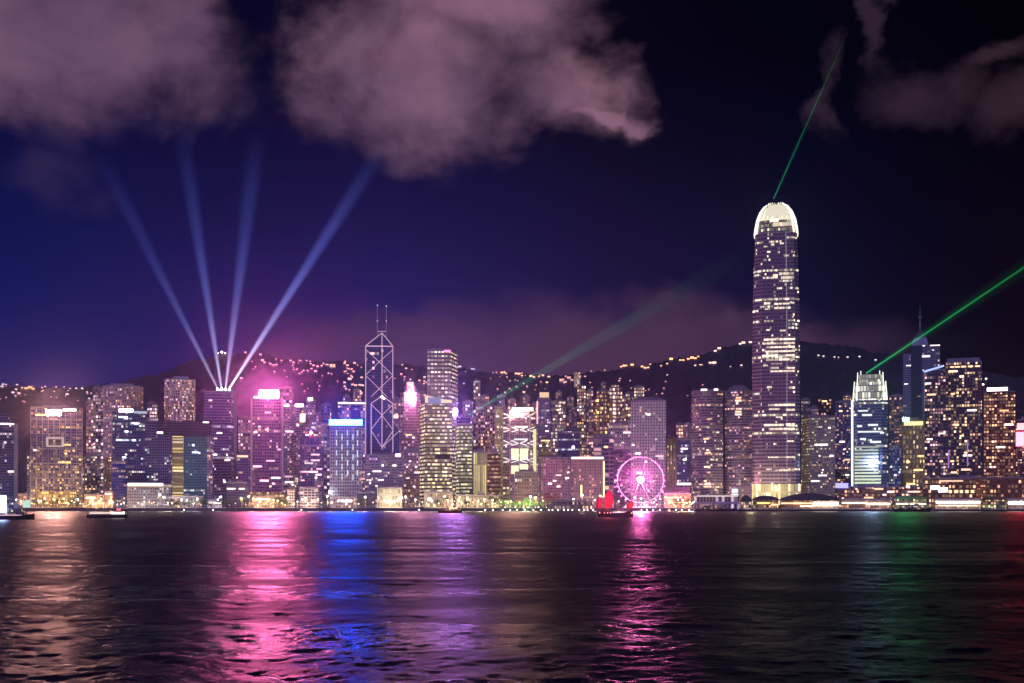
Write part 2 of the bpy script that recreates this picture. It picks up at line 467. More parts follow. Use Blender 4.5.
def tower(name, label, x0, x1, yt, d, fac, shape='box', D=38, cat='tower', roof='plant', roofmat=None, signs=(), strips=0, sc=(WHITE, 2.2), sy=None,
          bands=0, bandmat=None, corners=None, podium=None, tiers=(), group=None, ridges=0, light=None, base=None):
    L = Lot(x0, x1, d); rt = thing(name, label, cat, L.loc, L.rz, group)
    w, h = L.w, L.lz(yt); pol = foot(shape, w, D); rg = random.Random(int(x0 * 31 + yt))
    z0 = 0 if base is None else base
    mb = MB(); mb.prism(pol, z0, h); mb.build('wall', [fac, ROOF], rt)
    rm = roofmat or CONC
    # parapet
    pr = MB(); o_, i_ = grow(pol, .5), grow(pol, -.8); kk = len(pol)
    for i in range(kk):
        j = (i + 1) % kk
        a, b, c, e = o_[i], o_[j], i_[j], i_[i]
        z1, z2 = h - .6, h + 1.5
        pr.face([(*a, z1), (*b, z1), (*b, z2), (*a, z2)]); pr.face([(*a, z2), (*b, z2), (*c, z2), (*e, z2)]); pr.face([(*c, z1), (*e, z1), (*e, z2), (*c, z2)])
    pr.build('parapet', rm, rt)
    if roof == 'plant':
        MB().box(-w * rg.uniform(.2, .34), w * rg.uniform(.2, .34), D * .25, D * .75, h, h + rg.uniform(3.5, 6)).build('plant_room', rm, rt)
        if rg.random() < .5:
            ax = rg.uniform(-.2, .2) * w; MB().tube((ax, D * .5, h + 3), (ax, D * .5, h + rg.uniform(9, 15)), .25, .1).build('antenna', STEEL, rt)
    if roof in ('plant', 'none') and shape != 'oval' and not tiers:
        q0 = rg.uniform(-.3, .1) * w
        MB().box(q0, q0 + w * .16, D * .3, D * .5, h, h + rg.uniform(2, 4.5)).build('lift_house', rm, rt)
        MB().tube((w * .28, D * .4, h), (w * .28, D * .4, h + 2.6), 1.5, 1.5, 10).build('water_tank', STEEL, rt)
    if roof == 'dome':
        q = [(w * .42 * math.cos(t), D / 2 + D * .42 * math.sin(t)) for t in [2 * math.pi * i / 20 for i in range(20)]]
        m2 = MB(); pz = h
        cxy = lambda s_: [(x * s_, D / 2 + (y - D / 2) * s_) for x, y in q]
        hh = w * .28
        for a in range(5):
            t0, t1 = a / 5 * math.pi / 2, (a + 1) / 5 * math.pi / 2
            m2.prism(cxy(math.cos(t0)), h + hh * math.sin(t0), h + hh * math.sin(t1), top=cxy(max(.02, math.cos(t1))), cap=0)
        m2.build('dome', rm, rt)
    elif roof == 'hip':
        m2 = MB(); m2.prism(grow(pol, -.5), h + .2, h + w * .13, top=[(x * .62, D / 2 + (y - D / 2) * .5) for x, y in pol], cap=0); m2.build('roof', rm, rt)
    for (a, b, yy, fm) in tiers:                       # set-back upper tiers (pixels)
        zb = h
        pp = [(L.lx(a), D * .15), (L.lx(b), D * .15), (L.lx(b), D * .85), (L.lx(a), D * .85)]
        MB().prism(pp, zb, L.lz(yy)).build('upper_tier', [fm or fac, ROOF], rt)
    if bands:
        bm_ = MB(); z = z0 + bands
        while z < h - 2:
            g_ = grow(pol, .45)
            for i in range(len(g_)):
                a, b = g_[i], g_[(i + 1) % len(g_)]
                if a[1] > D * .7 and b[1] > D * .7: continue
                bm_.face([(*a, z), (*b, z), (*b, z + .9), (*a, z + .9)]); bm_.face([(*a, z + .9), (*b, z + .9), (*pol[(i + 1) % len(g_)], z + .9), (*pol[i], z + .9)])
            z += bands
        bm_.build('floor_ledge', bandmat or CONC, rt)
    if ridges:
        bm_ = MB(); k_n = ridges
        xa, xb = pol[0][0], pol[1][0]
        for i in range(k_n + 1):
            x = xa + (xb - xa) * i / k_n; bm_.box(x - .35, x + .35, -.75, -.01, z0, h + .4)
        bm_.build('facade_rib', bandmat or CONC, rt)
    if corners:
        for s_ in (-1, 1):
            if corners[1] in (0, s_):
                x = s_ * w / 2; cw = corners[0] * L.k
                MB().box(min(x, x - s_ * cw), max(x, x - s_ * cw), -.9, -.02, z0, h + .9).build('corner_pier', corners[2], rt)
    if podium:
        a, b, yy, fm = podium
        MB().box(L.lx(a), L.lx(b), -9, D * .8, 0, L.lz(yy)).build('podium', fm, rt)
    for sg in signs:
        a, b, ya, yb_, col, st = sg[:6]
        panel(L, a, b, ya, yb_, glow(col, st, st > 6), sg[6] if len(sg) > 6 else 'sign', rt, y=-1.9, t=1.0)
    if strips:
        fh = 4.0; lo, hi = (sy or (yt + 6, 488)); front = [p for p in pol if p[1] < .01]
        xa, xb = min(p[0] for p in front), max(p[0] for p in front)
        if shape in ('bow', 'oval'): xa, xb = -w * .14, w * .14
        for i in range(strips):
            z = L.lz(rg.uniform(lo, hi)); z = math.floor(z / fh) * fh + 1.0
            ln = min(rg.choice([2, 3, 3, 5, 8, 12]), (xb - xa) * .8); x = rg.uniform(xa + .5, xb - ln - .5)
            MB().box(x, x + ln, -.5, -.05, z, z + 2.1).build('window', glow(sc[0] if rg.random() < .7 else WHITE, sc[1] * rg.choice([.5, .8, 1, 1.6])), rt)
    if light:                                          # a flood lamp this building carries
        px, py, col, e, r = light
        ld = bpy.data.lights.new('flood_light', 'POINT'); ld.energy = e; ld.color = col; ld.shadow_soft_size = r
        lo_ = bpy.data.objects.new('flood_light', ld); C.objects.link(lo_); lo_.parent = rt; lo_.location = (L.lx(px), -60 if e > 70000 else -14, L.lz(py))
    return rt, L

# facades shared in kind, each tower has its own numbers
blue_office = dict(wall=(.16, .17, .30), glass=(.02, .03, .07), dim=(.006, .010, .050), S=1.5)
# ---- left part of the skyline
tower('office_tower', 'dark blue tower cut by the left edge with a pale corner column', -16, 18, 424, 1720,
      facade(**{**blue_office, 'lit': .05, 'runp': .03, 'A': MAUVE}), signs=[(0, 14, 423.2, 424.6, WHITE, 2.2, 'roof_light')], corners=(4, 1, PALE), tiers=[(-8, 10, 413, None)], strips=3)
r, L = tower('office_tower', 'wide tower glowing gold at its foot with a red and white roof sign', 31, 82.5, 408, 1700,
      facade(wall=(.22, .20, .34), glass=(.03, .03, .08), lit=.09, runp=.10, row=.08, A=GOLD, B=WARM, S=1.35, low=.75, lowz=95, fh=3.6, bw=2.8, dim=(.016, .016, .075)), D=45,
      signs=[(46, 61, 410.5, 415.5, (1.0, .42, .34), 850), (63, 76, 408.6, 410.8, WHITE, 6)], bands=20, bandmat=PALE, ridges=9, strips=10, sc=(GOLD, 2))
panel(L, 46, 64, 437, 447, glow((.75, .62, .55), .55), 'lit_frame', r, -1.2, .8); panel(L, 48.5, 61.5, 439, 445.5, facade(wall=(.2, .18, .25), lit=.5, S=.7, A=WARM), 'window', r, -1.6, .35)
panel(L, 37, 76, 491, 505, facade(wall=(.4, .3, .2), lit=.9, S=1.9, A=GOLD, B=GOLD, fh=4.5, bw=3), 'lobby', r, -7, 6)
for a, b in ((27, 31), (82.5, 85)):
    MB().box(L.lx(a), L.lx(b), 4, 40, 0, L.lz(453)).build('side_wing', facade(wall=(.2, .18, .3), lit=.15, A=GOLD), r)
tower('apartment_tower', 'slim tower with scattered lit windows left of the pink stone hotel', 93, 104, 389, 2020, facade(wall=(.18, .13, .24), lit=.42, runp=.05, S=1.5, A=PINK, B=WHITE, fh=5.5, bw=4), roof='plant')
tower('office_block', 'small dim office block between the gold lit tower and the pink stone hotel', 85, 100, 455, 1900, facade(**{**blue_office, 'lit': .22, 'runp': .12, 'A': WARM}))
tower('hotel_tower', 'broad pink stone hotel tower with a dense grid of windows', 103, 143.5, 386.5, 1850,
      facade(wall=(.66, .44, .46), glass=(.05, .04, .09), lit=.40, runp=.06, S=1.9, A=WARM, B=PINK, fh=4.2, bw=3.2, mu=.24, v0=.3, dim=(.03, .016, .05)), shape='bow', cat='hotel', roofmat=PALE, D=44, tiers=[(106, 140, 384.8, PALE)])
tower('office_tower', 'dark blue glass tower with a white roof sign in front of the pink hotel', 112.5, 148, 411, 1740,
      facade(**{**blue_office, 'lit': .05, 'runp': .09, 'row': .04, 'A': COOL, 'dim': (.004, .010, .075)}), D=40,
      signs=[(119, 133, 409, 412.5, WHITE, 9), (134, 147, 411, 413.5, (.6, .7, .9), .6, 'roof_light')], strips=14, sc=(COOL, 2), sy=(416, 462))
tower('office_block', 'deep blue windowless block beside the pavilion with the white roof edge', 112, 126, 462, 1700, facade(wall=(.05, .07, .30), glass=(.01, .02, .15), lit=.03, S=.8, dim=(.003, .010, .10)), D=20)
r, L = tower('pavilion', 'low waterfront pavilion with a glowing white roof edge', 127, 171, 487, 1690, facade(wall=(.3, .3, .42), lit=.35, S=.9, A=WHITE, B=COOL, fh=4, bw=3, dim=(.05, .05, .10)), D=26, cat='pavilion', roof='none')
m2 = MB(); m2.prism([(L.lx(124), -5), (L.lx(172), -5), (L.lx(172), 28), (L.lx(124), 28)], L.lz(487) + 1, L.lz(484.5), cap=0); m2.build('roof', PALE, r)
panel(L, 128, 163, 483.2, 486, glow(WHITE, 3.2), 'roof_light', r, -6.5, .9)
tower('hotel_tower', 'oval hotel tower with a pale crown band and warm windows', 164, 195.5, 379.5, 1930,
      facade(wall=(.62, .44, .46), glass=(.05, .04, .07), lit=.62, runp=.12, S=1.9, A=WARM, B=PINK, fh=4.2, bw=3.2, mu=.22, v0=.3, dim=(.03, .014, .03)), shape='oval', D=34, cat='hotel', roofmat=PALE, tiers=[(166, 193, 378.6, PALE)])
# gate shaped government complex
L = Lot(145, 212, 1730); r = thing('gate_building', 'dark gate shaped office complex with a lintel bridging two towers', 'office complex', L.loc, L.rz)
fA = facade(**{**blue_office, 'lit': .04, 'runp': .05, 'A': COOL, 'dim': (.004, .006, .045)})
MB().prism([(L.lx(145), 0), (L.lx(172), 0), (L.lx(172), 34), (L.lx(145), 34)], 0, L.lz(422)).build('west_tower', [fA, ROOF], r)
MB().prism([(L.lx(183.5), 0), (L.lx(207), 0), (L.lx(207), 34), (L.lx(183.5), 34)], 0, L.lz(436)).build('glass_tower', [facade(wall=(.08, .2, .26), glass=(.02, .06, .08), lit=.03, runp=.03, A=COOL, dim=(.010, .045, .085), S=1.2), ROOF], r)
MB().prism([(L.lx(207), -1), (L.lx(213), -1), (L.lx(213), 36), (L.lx(207), 36)], 0, L.lz(434)).build('side_pier', [facade(wall=(.40, .33, .46), lit=.1, bw=2.4, dim=(.03, .025, .06)), ROOF], r)
MB().prism([(L.lx(157), -1.5), (L.lx(212), -1.5), (L.lx(212), 35), (L.lx(157), 35)], L.lz(435.5), L.lz(421)).build('lintel', [facade(wall=(.10, .10, .17), lit=.0, runp=.01, dim=(.006, .005, .025)), ROOF], r)
MB().box(L.lx(172.2), L.lx(183.3), 6, 24, 0, L.lz(436)).build('lit_core', facade(wall=(.4, .35, .2), lit=.95, S=.95, A=GOLD, B=(1, .8, .5), fh=4.4, bw=20, mu=.02, v0=.38, v1=.98, dim=(.2, .15, .05)), r)
panel(L, 157, 163, 432, 434, glow(WHITE, 3), 'window', r, -2.2, .5)
panel(L, 203, 209, 421.4, 422.6, glow(WHITE, 3), 'window', r, -2.2, .5)
panel(L, 192, 199, 451.5, 453, glow(COOL, 2.2), 'window', r); panel(L, 192, 194.5, 444, 446, glow(COOL, 2.2), 'window', r)
# searchlight tower
r, L = tower('office_tower', 'blocky mauve tower with four searchlights on its roof', 204, 237, 392, 1850,
      facade(wall=(.34, .27, .42), glass=(.03, .03, .10), lit=.05, runp=.05, A=WHITE, B=MAUVE, S=1.6, fh=4.2, bw=3, dim=(.018, .014, .07)), D=40, shape='R0.18', corners=(3, 1, PALE), bands=12.6, strips=9, roofmat=PALE, roof='none')
BEAMS = [(217.5, 388.2, 98, 150), (221.5, 388.2, 181, 128), (225.5, 388.2, 258, 130), (229.5, 388.2, 381, 150)]
for (bx, by, _, _) in BEAMS:
    MB().tube((L.lx(bx), 12, L.lz(392)), (L.lx(bx), 12, L.lz(389.5)), .9, 1.4, 8).build('searchlight_housing', DARK, r)
    MB().ball((L.lx(bx), 12, L.lz(388.6)), 1.25, 8, 5).build('searchlight', glow((.88, .90, 1), 200, True), r)
tower('apartment_tower', 'pinkish tower with bright dots behind the pink sign tower, left side', 238, 252, 418, 2050, facade(wall=(.24, .14, .28), lit=.36, A=PINK, B=WHITE, S=1.7, fh=5.5, bw=4))
tower('office_block', 'low dark block at the left foot of the pink sign tower', 226, 247, 483, 1700, facade(wall=(.16, .12, .22), lit=.08, S=1, A=PINK), D=22, strips=3)
tower('office_block', 'mid height mauve block with one long white strip left of the pink sign tower', 236, 250, 455, 1780, facade(wall=(.26, .20, .34), lit=.04, dim=(.012, .01, .05)), D=22, signs=[(237, 248, 455.5, 457.2, WARM, 2, 'roof_light')])
r, L = tower('office_tower', 'purple tower under a blazing pink roof sign', 250.5, 283.5, 399, 1760,
      facade(wall=(.30, .16, .32), glass=(.05, .03, .09), lit=.10, runp=.07, row=.07, A=WARM, B=PINK, S=1.2, fh=4.4, bw=3.2, dim=(.045, .012, .07), low=.35, lowz=45), D=40, strips=16, sc=(PINK, 2.0), corners=(2, 0, PALE), roof='none',
      signs=[(259.5, 278.5, 390.5, 398.2, (1.0, .145, .40), 1150), (253.5, 259, 396.6, 398.4, (1, .6, .7), 5)], podium=(248, 285, 492, facade(wall=(.4, .25, .2), lit=.6, S=1.6, A=GOLD, B=WARM)))
MB().box(L.lx(260), L.lx(278), 0, 2, L.lz(399), L.lz(391)).build('sign_frame_or_baffle', DARK, r)
MB().box(L.lx(258.5), L.lx(279.5), -3.4, -.1, L.lz(399.4), L.lz(398.7)).build('sign_baffle', DARK, r)  # added lip stops the pink sign lighting its own tower
for a, b in ((258.3, 259.2), (278.8, 279.7)): MB().box(L.lx(a), L.lx(b), -2.6, 2.1, L.lz(398.6), L.lz(390)).build('sign_frame_or_baffle', DARK, r)  # side plates added to block the sign's sideways light
tower('apartment_tower', 'dotted pink lit tower right behind the blazing pink sign', 280, 293, 388, 2100, facade(wall=(.22, .10, .24), lit=.45, A=PINK, B=WHITE, S=1.6, fh=6, bw=5))
tower('office_tower', 'narrow tower with a small white cap light right of the pink sign tower', 283.5, 294.5, 406, 1880, facade(wall=(.3, .24, .4), lit=.2, A=PINK, B=WHITE, S=1.4), signs=[(284, 289, 404.4, 406.6, WHITE, 4)], strips=6, roof='none')
tower('office_tower', 'narrow mauve tower with a white top bar and a warm glowing upper wall', 294.5, 306, 407, 1860, facade(wall=(.34, .28, .42), lit=.25, A=WARM, B=WHITE, S=1.2, bw=2.6),
      signs=[(295, 303.5, 404, 407, WHITE, 5), (300, 305, 414, 422, (1, .72, .3), 4, 'lit_wall')], strips=4, roof='none')
tower('office_tower', 'pencil tower with a bright white tip right of the white bar tower', 306, 315.5, 401, 1900, facade(wall=(.28, .22, .40), lit=.18, A=MAUVE, B=WHITE, S=1.5), signs=[(308, 312.5, 397.8, 400.4, WHITE, 6)], strips=4, tiers=[(307.5, 313, 399, None)])
r, L = tower('office_tower', 'stepped dark tower with a red beacon at its top', 298, 323.5, 446, 1740, facade(wall=(.16, .12, .26), glass=(.03, .02, .07), lit=.14, runp=.08, A=PINK, B=WHITE, S=1.2, dim=(.018, .010, .05)), D=34, strips=12, sc=(PINK, 1.8),
      tiers=[(300, 321.5, 437, None)], roof='none')
MB().box(L.lx(303), L.lx(319), 10, 26, L.lz(437), L.lz(431)).build('upper_tier', [facade(wall=(.16, .12, .26), lit=.15), ROOF], r)
MB().ball((L.lx(311), 8, L.lz(432.5)), 2.0).build('beacon', glow((1, .10, .13), 60, True), r)
tower('office_block', 'low white block at the foot of the red beacon tower', 300, 318, 488.5, 1690, facade(wall=(.55, .5, .58), lit=.2, A=WHITE, S=1, bw=5, mu=.1), D=16)
tower('kiosk_building', 'small pale box building between pink sign tower and red beacon tower', 287, 295, 490, 1685, facade(wall=(.6, .58, .55), lit=.1, dim=(.10, .10, .10)), D=12, cat='low building')
tower('apartment_tower', 'dotted apartment tower behind the cyan topped white tower, left side', 321, 331, 405, 2150, facade(wall=(.16, .14, .30), lit=.36, A=WHITE, B=PINK, S=1.5, fh=6, bw=5))
# cyan topped grid tower
r, L = tower('office_tower', 'white gridded tower with a cyan lit top edge', 330, 361.5, 421.5, 1720,
      facade(wall=(.62, .60, .70), glass=(.04, .04, .10), lit=.10, runp=.04, A=WARM, B=WHITE, S=.8, fh=4.6, bw=3.3, mu=.26, v0=.2, v1=.78, dim=(.02, .02, .07)), D=38, ridges=13, bandmat=PALE, roof='plant',
      signs=[(329.4, 362, 420, 425, (.006, .070, 1.0), 360, 'light_band')])
for ci, cx in enumerate((336.5, 342, 347.5, 353, 357.5)):
    for q in range(5):
        yy = 430 + q * 10 + (ci % 2) * 4
        panel(L, cx - .55, cx + .55, yy, yy + 6, glow((.8, .95, 1), .9), 'facade_light', r, -1.2, .4)
MB().box(L.lx(328.8), L.lx(362.6), -4.2, -.1, L.lz(425.9), L.lz(425.1)).build('band_baffle', PALE, r)  # added lip keeps the blue band's light off the wall below
MB().ball((L.lx(330), -6, L.lz(492)), 1.9).build('flood_lamp', glow((.85, .92, 1), 30, True), r)
r, L = tower('office_tower', 'two legged tower under a thin white roof bar', 338, 366.5, 404.5, 1960, facade(wall=(.10, .09, .25), glass=(.02, .02, .09), lit=.02, dim=(.008, .008, .07)), roof='none', signs=[(338, 366.5, 402.4, 404, WHITE, 1.8, 'roof_light')])
for a, b in ((342, 350.5), (360.5, 366)):
    panel(L, a, b, 404.5, 500, facade(wall=(.25, .2, .3), lit=.55, A=WARM, B=PINK, S=1.4, fh=5.2, bw=3.6), 'lit_leg', r, -3, 2.8)

# ---- prism tower with diagonal light lines
L = Lot(365.5, 393, 1790); r = thing('prism_tower', 'faceted dark glass tower traced with crossing light lines and twin masts', 'skyscraper', L.loc, L.rz)
fB = facade(wall=(.08, .08, .22), glass=(.02, .025, .09), lit=.03, runp=.03, A=PINK, S=1.4, fh=4.2, bw=3.2, mu=.06, v0=.1, v1=.94, dim=(.020, .016, .062), gr=.12)
xl, xm, xr = L.lx(365.5), L.lx(382), L.lx(393); xr2 = L.lx(399.5); xl2 = L.lx(371)
z = L.lz
m2 = MB(); m2.prism([(xl, 0), (xm, 0), (xr, 0), (xr, 46), (xm, 46), (xl, 46)], 0, 0, tz=[z(346), z(333), z(346), z(346), z(333), z(346)]); m2.build('tall_prism', [fB, ROOF], r)
m2 = MB(); m2.prism([(xl2, -10), (xm, -16), (xr, -10), (xr, -.02), (xl2, -.02)], 0, 0, tz=[z(404), z(397), z(404), z(398), z(398)]); m2.build('low_prism', [fB, ROOF], r)
m2 = MB(); m2.prism([(xr + .02, -6), (xr2, -6), (xr2, 40), (xr + .02, 40)], 0, 0, tz=[z(422), z(431), z(431), z(422)]); m2.build('side_prism', [fB, ROOF], r)
LINE = glow((1, .66, .82), .62)
def lines(name, segs, y, rad=.55):
    for (ax, ay, bx, by) in segs:
        def yy(px): return y if y > -5 else (-10 - 6 * (1 - abs(px - 382) / 11.0) - 1.1)
        MB().tube((L.lx(ax), yy(ax), z(ay)), (L.lx(bx), yy(bx), z(by)), rad, rad, 6).build(name, LINE, r)
lines('edge_light', [(365.7, 346, 365.7, 500), (392.8, 346, 392.8, 404), (382, 333, 382, 398), (365.7, 346, 382, 333), (382, 333, 392.8, 346)], -1.0)
lines('edge_light', [(366.3, 346.3, 392.3, 346.3)], -1.6, .8)
lines('diagonal_light', [(366, 350, 379.2, 362), (379.2, 362, 392.5, 375), (392.5, 350, 379.2, 362), (379.2, 362, 366, 375), (366, 376, 379.2, 389), (379.2, 389, 387, 397), (392.5, 376, 379.2, 389), (379.2, 389, 371, 397)], -1.9, .42)
lines('edge_light', [(371.2, 404, 371.2, 500), (392.8, 404, 392.8, 500), (382, 397, 382, 450), (371.2, 404, 382, 397), (382, 397, 392.8, 404)], -10)
lines('diagonal_light', [(371.2, 405, 382, 416), (382, 416, 392.8, 430), (392.8, 405, 382, 416), (382, 416, 371.2, 430), (371.2, 431, 382, 448), (392.8, 431, 382, 448), (399.2, 431, 382, 448)], -10, .42)
lines('edge_light', [(399.2, 431, 399.2, 455), (393, 422, 399.2, 431)], -3)
for mx, mt in ((377.4, 303), (386.4, 303.8)):
    mm = MB().tube((L.lx(mx), 20, z(340)), (L.lx(mx), 20, z(mt)), .75, .45, 8).build('mast', PALE, r)
    MB().ball((L.lx(mx), 20, z(mt)), .9).build('mast_light', glow(WHITE, 2), mm); MB().ball((L.lx(mx), 19, z(319)), .8).build('mast_light', glow(WHITE, 1.6), mm)
MB().tube((L.lx(377.4), 20, z(329.5)), (L.lx(386.4), 20, z(329.5)), .5).build('mast_brace', glow((1, .7, .8), .5), r)
MB().ball((L.lx(382), -17.5, z(398)), 1.7).build('flood_lamp', glow((1, .6, .7), 14, True), r); MB().ball((L.lx(384), -17.3, z(399.5)), 1.2).build('flood_lamp', glow(WHITE, 8), r)
tower('office_block', 'wide gridded office block at the foot of the light lined prism tower', 365, 403, 455.5, 1710, facade(wall=(.36, .28, .42), glass=(.04, .03, .08), lit=.08, runp=.12, row=.02, A=WHITE, B=PINK, S=1.3, fh=3.8, bw=2.8, v0=.35, dim=(.025, .016, .05)), D=34, ridges=12, strips=9,
      signs=[(395.5, 400.5, 453.8, 456.6, (1, .22, .26), 14, 'warning_lamp')])
r, L = tower('office_tower', 'pink tower with a lantern crown and one dazzling lamp', 400, 420, 393, 1900, facade(wall=(.50, .32, .44), glass=(.06, .04, .09), lit=.26, runp=.10, A=PINK, B=WARM, S=1.2, fh=4.4, bw=3, dim=(.06, .025, .07)), shape='oct', D=30, roof='none', strips=8, sc=(WARM, 2))
MB().prism(foot('oct', L.w * .55, 18), L.lz(393), L.lz(386)).build('upper_tier', [facade(wall=(.5, .3, .4), lit=.4, A=PINK), ROOF], r)
MB().prism(foot('oct', L.w * .36, 14), L.lz(386), L.lz(382)).build('crown', glow((1, .45, .25), 1.1), r)
MB().ball((L.lx(413), -2, L.lz(396)), 2.3).build('flood_lamp', glow((1, .34, .60), 2500, True), r)
tower('office_tower', 'shorter pink tower tucked left of the lantern crowned tower', 393, 407, 417, 1950, facade(wall=(.46, .28, .42), lit=.22, A=PINK, B=WHITE, S=1.5, dim=(.05, .02, .06)), signs=[(394, 398, 415, 418, WARM, 5, 'roof_light'), (404, 406.5, 416, 418, PINK, 4, 'roof_light')], strips=6)
tower('office_block', 'pink office block with lit floors between the gridded block and gold tower', 402, 424, 452, 1780, facade(wall=(.42, .28, .40), lit=.22, runp=.16, A=WARM, B=PINK, S=1.3, dim=(.05, .02, .05)), D=24, strips=8)

# ---- centre
r, L = tower('skyscraper', 'tall square tower studded with rows of white dots behind the gold tower', 427, 458, 350, 1860,
      facade(wall=(.30, .22, .26), glass=(.06, .04, .06), lit=1.2, runp=.9, A=(1, .74, .52), B=(1, .85, .72), S=1.25, fh=6.0, bw=5.2, mu=.17, v0=.30, v1=.74, dim=(.05, .03, .05)), shape='R0.24', D=46, cat='skyscraper', roofmat=PALE,
      signs=[(444, 450.5, 350.2, 352, (1, .1, .35), 5)], light=(462, 420, (.55, .25, 1.0), 16000, 2))
panel(L, 453.5, 456.8, 409, 416, glow((.66, .22, 1.0), 1700, True), 'flood_lamp', r, -8, 1)
r, L = tower('office_tower', 'gold banded tower with a slanted crown and blue sign screen', 419.5, 452, 404, 1730,
      facade(wall=(.30, .24, .16), glass=(.05, .04, .04), lit=.78, runp=.34, row=.25, A=(1, .78, .33), B=(1, .88, .56), S=1.15, fh=5.2, bw=3.4, mu=.03, v0=.30, v1=.80, dim=(.035, .028, .03), vr=.12), shape='L0.17', D=38, bands=5.2, bandmat=DARK, roof='none')
m2 = MB(); m2.prism([(L.lx(425), 0), (L.lx(452), 0), (L.lx(452), 36), (L.lx(425), 36)], L.lz(403.6), 0, tz=[L.lz(395), L.lz(401), L.lz(401), L.lz(395)]); m2.build('crown', [glow((1, .82, .45), .85), ROOF], r)
panel(L, 428, 441, 397.5, 404, glow((.20, .32, .55), .5), 'sign_screen', r, -2.4, 1)
panel(L, 435, 450, 454, 459, DARK, 'sky_terrace', r, -.8, .7)
tower('office_tower', 'slim lime banded tower with a dark blue cap', 455.5, 472, 424, 1750,
      facade(wall=(.26, .26, .18), glass=(.05, .06, .04), lit=.85, runp=.3, row=.15, A=(.95, .95, .42), B=(1, .9, .55), S=.95, fh=5.0, bw=3, mu=.04, v0=.28, v1=.8, dim=(.03, .04, .03), vr=.15), shape='L0.2', D=30, bands=5, bandmat=DARK, roof='none',
      tiers=[(456.5, 470.5, 417.5, facade(wall=(.05, .06, .14), lit=.01, dim=(.004, .006, .03)))])
tower('apartment_tower', 'slim dotted apartment tower above the dark blue cap', 473.5, 480.5, 381, 2250, facade(wall=(.2, .14, .28), lit=.5, A=WARM, B=WHITE, S=1.6, fh=6, bw=4), cat='apartment tower')
tower('apartment_tower', 'short dotted apartment tower left of the slim one above the blue cap', 463, 473, 402, 2200, facade(wall=(.2, .15, .3), lit=.4, A=WARM, B=MAUVE, S=1.4, fh=6, bw=4))
tower('office_tower', 'pale yellow striped tower beside the reddish banded block', 473.5, 487, 452.5, 1740, facade(wall=(.58, .54, .28), glass=(.2, .17, .06), lit=.75, A=(1, .9, .45), B=GOLD, S=.75, fh=60, bw=2.2, mu=.2, v0=.01, v1=.99, dim=(.18, .15, .05)), D=24, ridges=6, bandmat=plain('yellow_stone', (.5, .45, .25)))
tower('office_block', 'reddish brown block with dark horizontal bands', 487.3, 500.5, 452.5, 1735, facade(wall=(.16, .07, .06), glass=(.1, .05, .03), lit=.85, runp=.3, A=(1, .48, .28), B=(1, .62, .4), S=.62, fh=5.6, bw=3, mu=.05, v0=.35, v1=.85, dim=(.06, .02, .02)), D=24, bands=5.6, bandmat=DARK)
tower('apartment_tower', 'mauve apartment tower with dotted windows behind the yellow striped tower', 476, 495, 405, 2050, facade(wall=(.30, .20, .30), lit=.33, A=WARM, B=PINK, S=1.5, fh=5, bw=4, dim=(.03, .015, .04)), shape='cross', tiers=[(480, 488, 399, None)])
tower('office_tower', 'narrow yellow slab tower left of the truss fronted bank', 494.5, 503, 406, 1900, facade(wall=(.55, .50, .26), glass=(.2, .18, .06), lit=.5, A=GOLD, B=LIME, S=.8, fh=4, bw=2.4, dim=(.12, .10, .04)), D=22, strips=4)

# ---- bank with white hanging trusses
L = Lot(503, 538, 1770); r = thing('bank_tower', 'bank tower with white zigzag trusses and glowing yellow atrium panels', 'tower', L.loc, L.rz); z = L.lz
fH = facade(wall=(.36, .28, .36), glass=(.05, .05, .08), lit=.28, runp=.12, A=WHITE, B=LIME, S=.9, fh=4, bw=3, dim=(.05, .035, .055))
MB().prism([(L.lx(510), 0), (L.lx(530), 0), (L.lx(530), 36), (L.lx(510), 36)], 0, z(411)).build('central_bay', [fH, ROOF], r)
MB().prism([(L.lx(503), 6), (L.lx(509.8), 6), (L.lx(509.8), 36), (L.lx(503), 36)], 0, z(419)).build('west_bay', [facade(wall=(.46, .32, .38), lit=.12, dim=(.06, .035, .06)), ROOF], r)
MB().prism([(L.lx(530.2), 6), (L.lx(538), 6), (L.lx(538), 36), (L.lx(530.2), 36)], 0, z(428)).build('east_bay', [facade(wall=(.40, .34, .34), lit=.3, A=LIME, dim=(.06, .05, .05)), ROOF], r)
panel(L, 512, 519, 407.8, 411, glow((1, .22, .07), 2.4), 'sign', r, -2, 1); MB().ball((L.lx(514), -3.2, L.lz(411.5)), 1.5).build('flood_lamp', glow((1, .40, .30), 3600, True), r); panel(L, 519, 533, 407.8, 411, glow((1, .80, .82), 5), 'sign', r, -2, 1)  # the lamp ball is added to colour the streak on the water
for (a, b, ya, yb_) in ((511.2, 518.8, 448.5, 460), (519.8, 528, 448.5, 460), (511.2, 518.8, 465.5, 474), (519.8, 528, 464, 472)):
    panel(L, a, b, ya, yb_, glow((1, .90, .52), 1.15), 'atrium_panel', r, -.9, .8)
for yy in (427, 439.5):
    panel(L, 514, 528, yy - 1, yy + .8, glow((.85, 1, .9), .9), 'window', r, -.8, .6)
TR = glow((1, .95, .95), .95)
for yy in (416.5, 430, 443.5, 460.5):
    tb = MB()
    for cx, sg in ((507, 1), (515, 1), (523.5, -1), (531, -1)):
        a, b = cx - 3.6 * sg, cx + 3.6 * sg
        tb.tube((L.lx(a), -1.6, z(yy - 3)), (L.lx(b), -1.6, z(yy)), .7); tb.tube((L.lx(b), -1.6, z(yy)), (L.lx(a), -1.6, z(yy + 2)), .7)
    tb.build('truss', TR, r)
panel(L, 533.2, 536.2, 429, 475, glow((.95, .95, .35), .85), 'light_column', r, 4.8, .9)
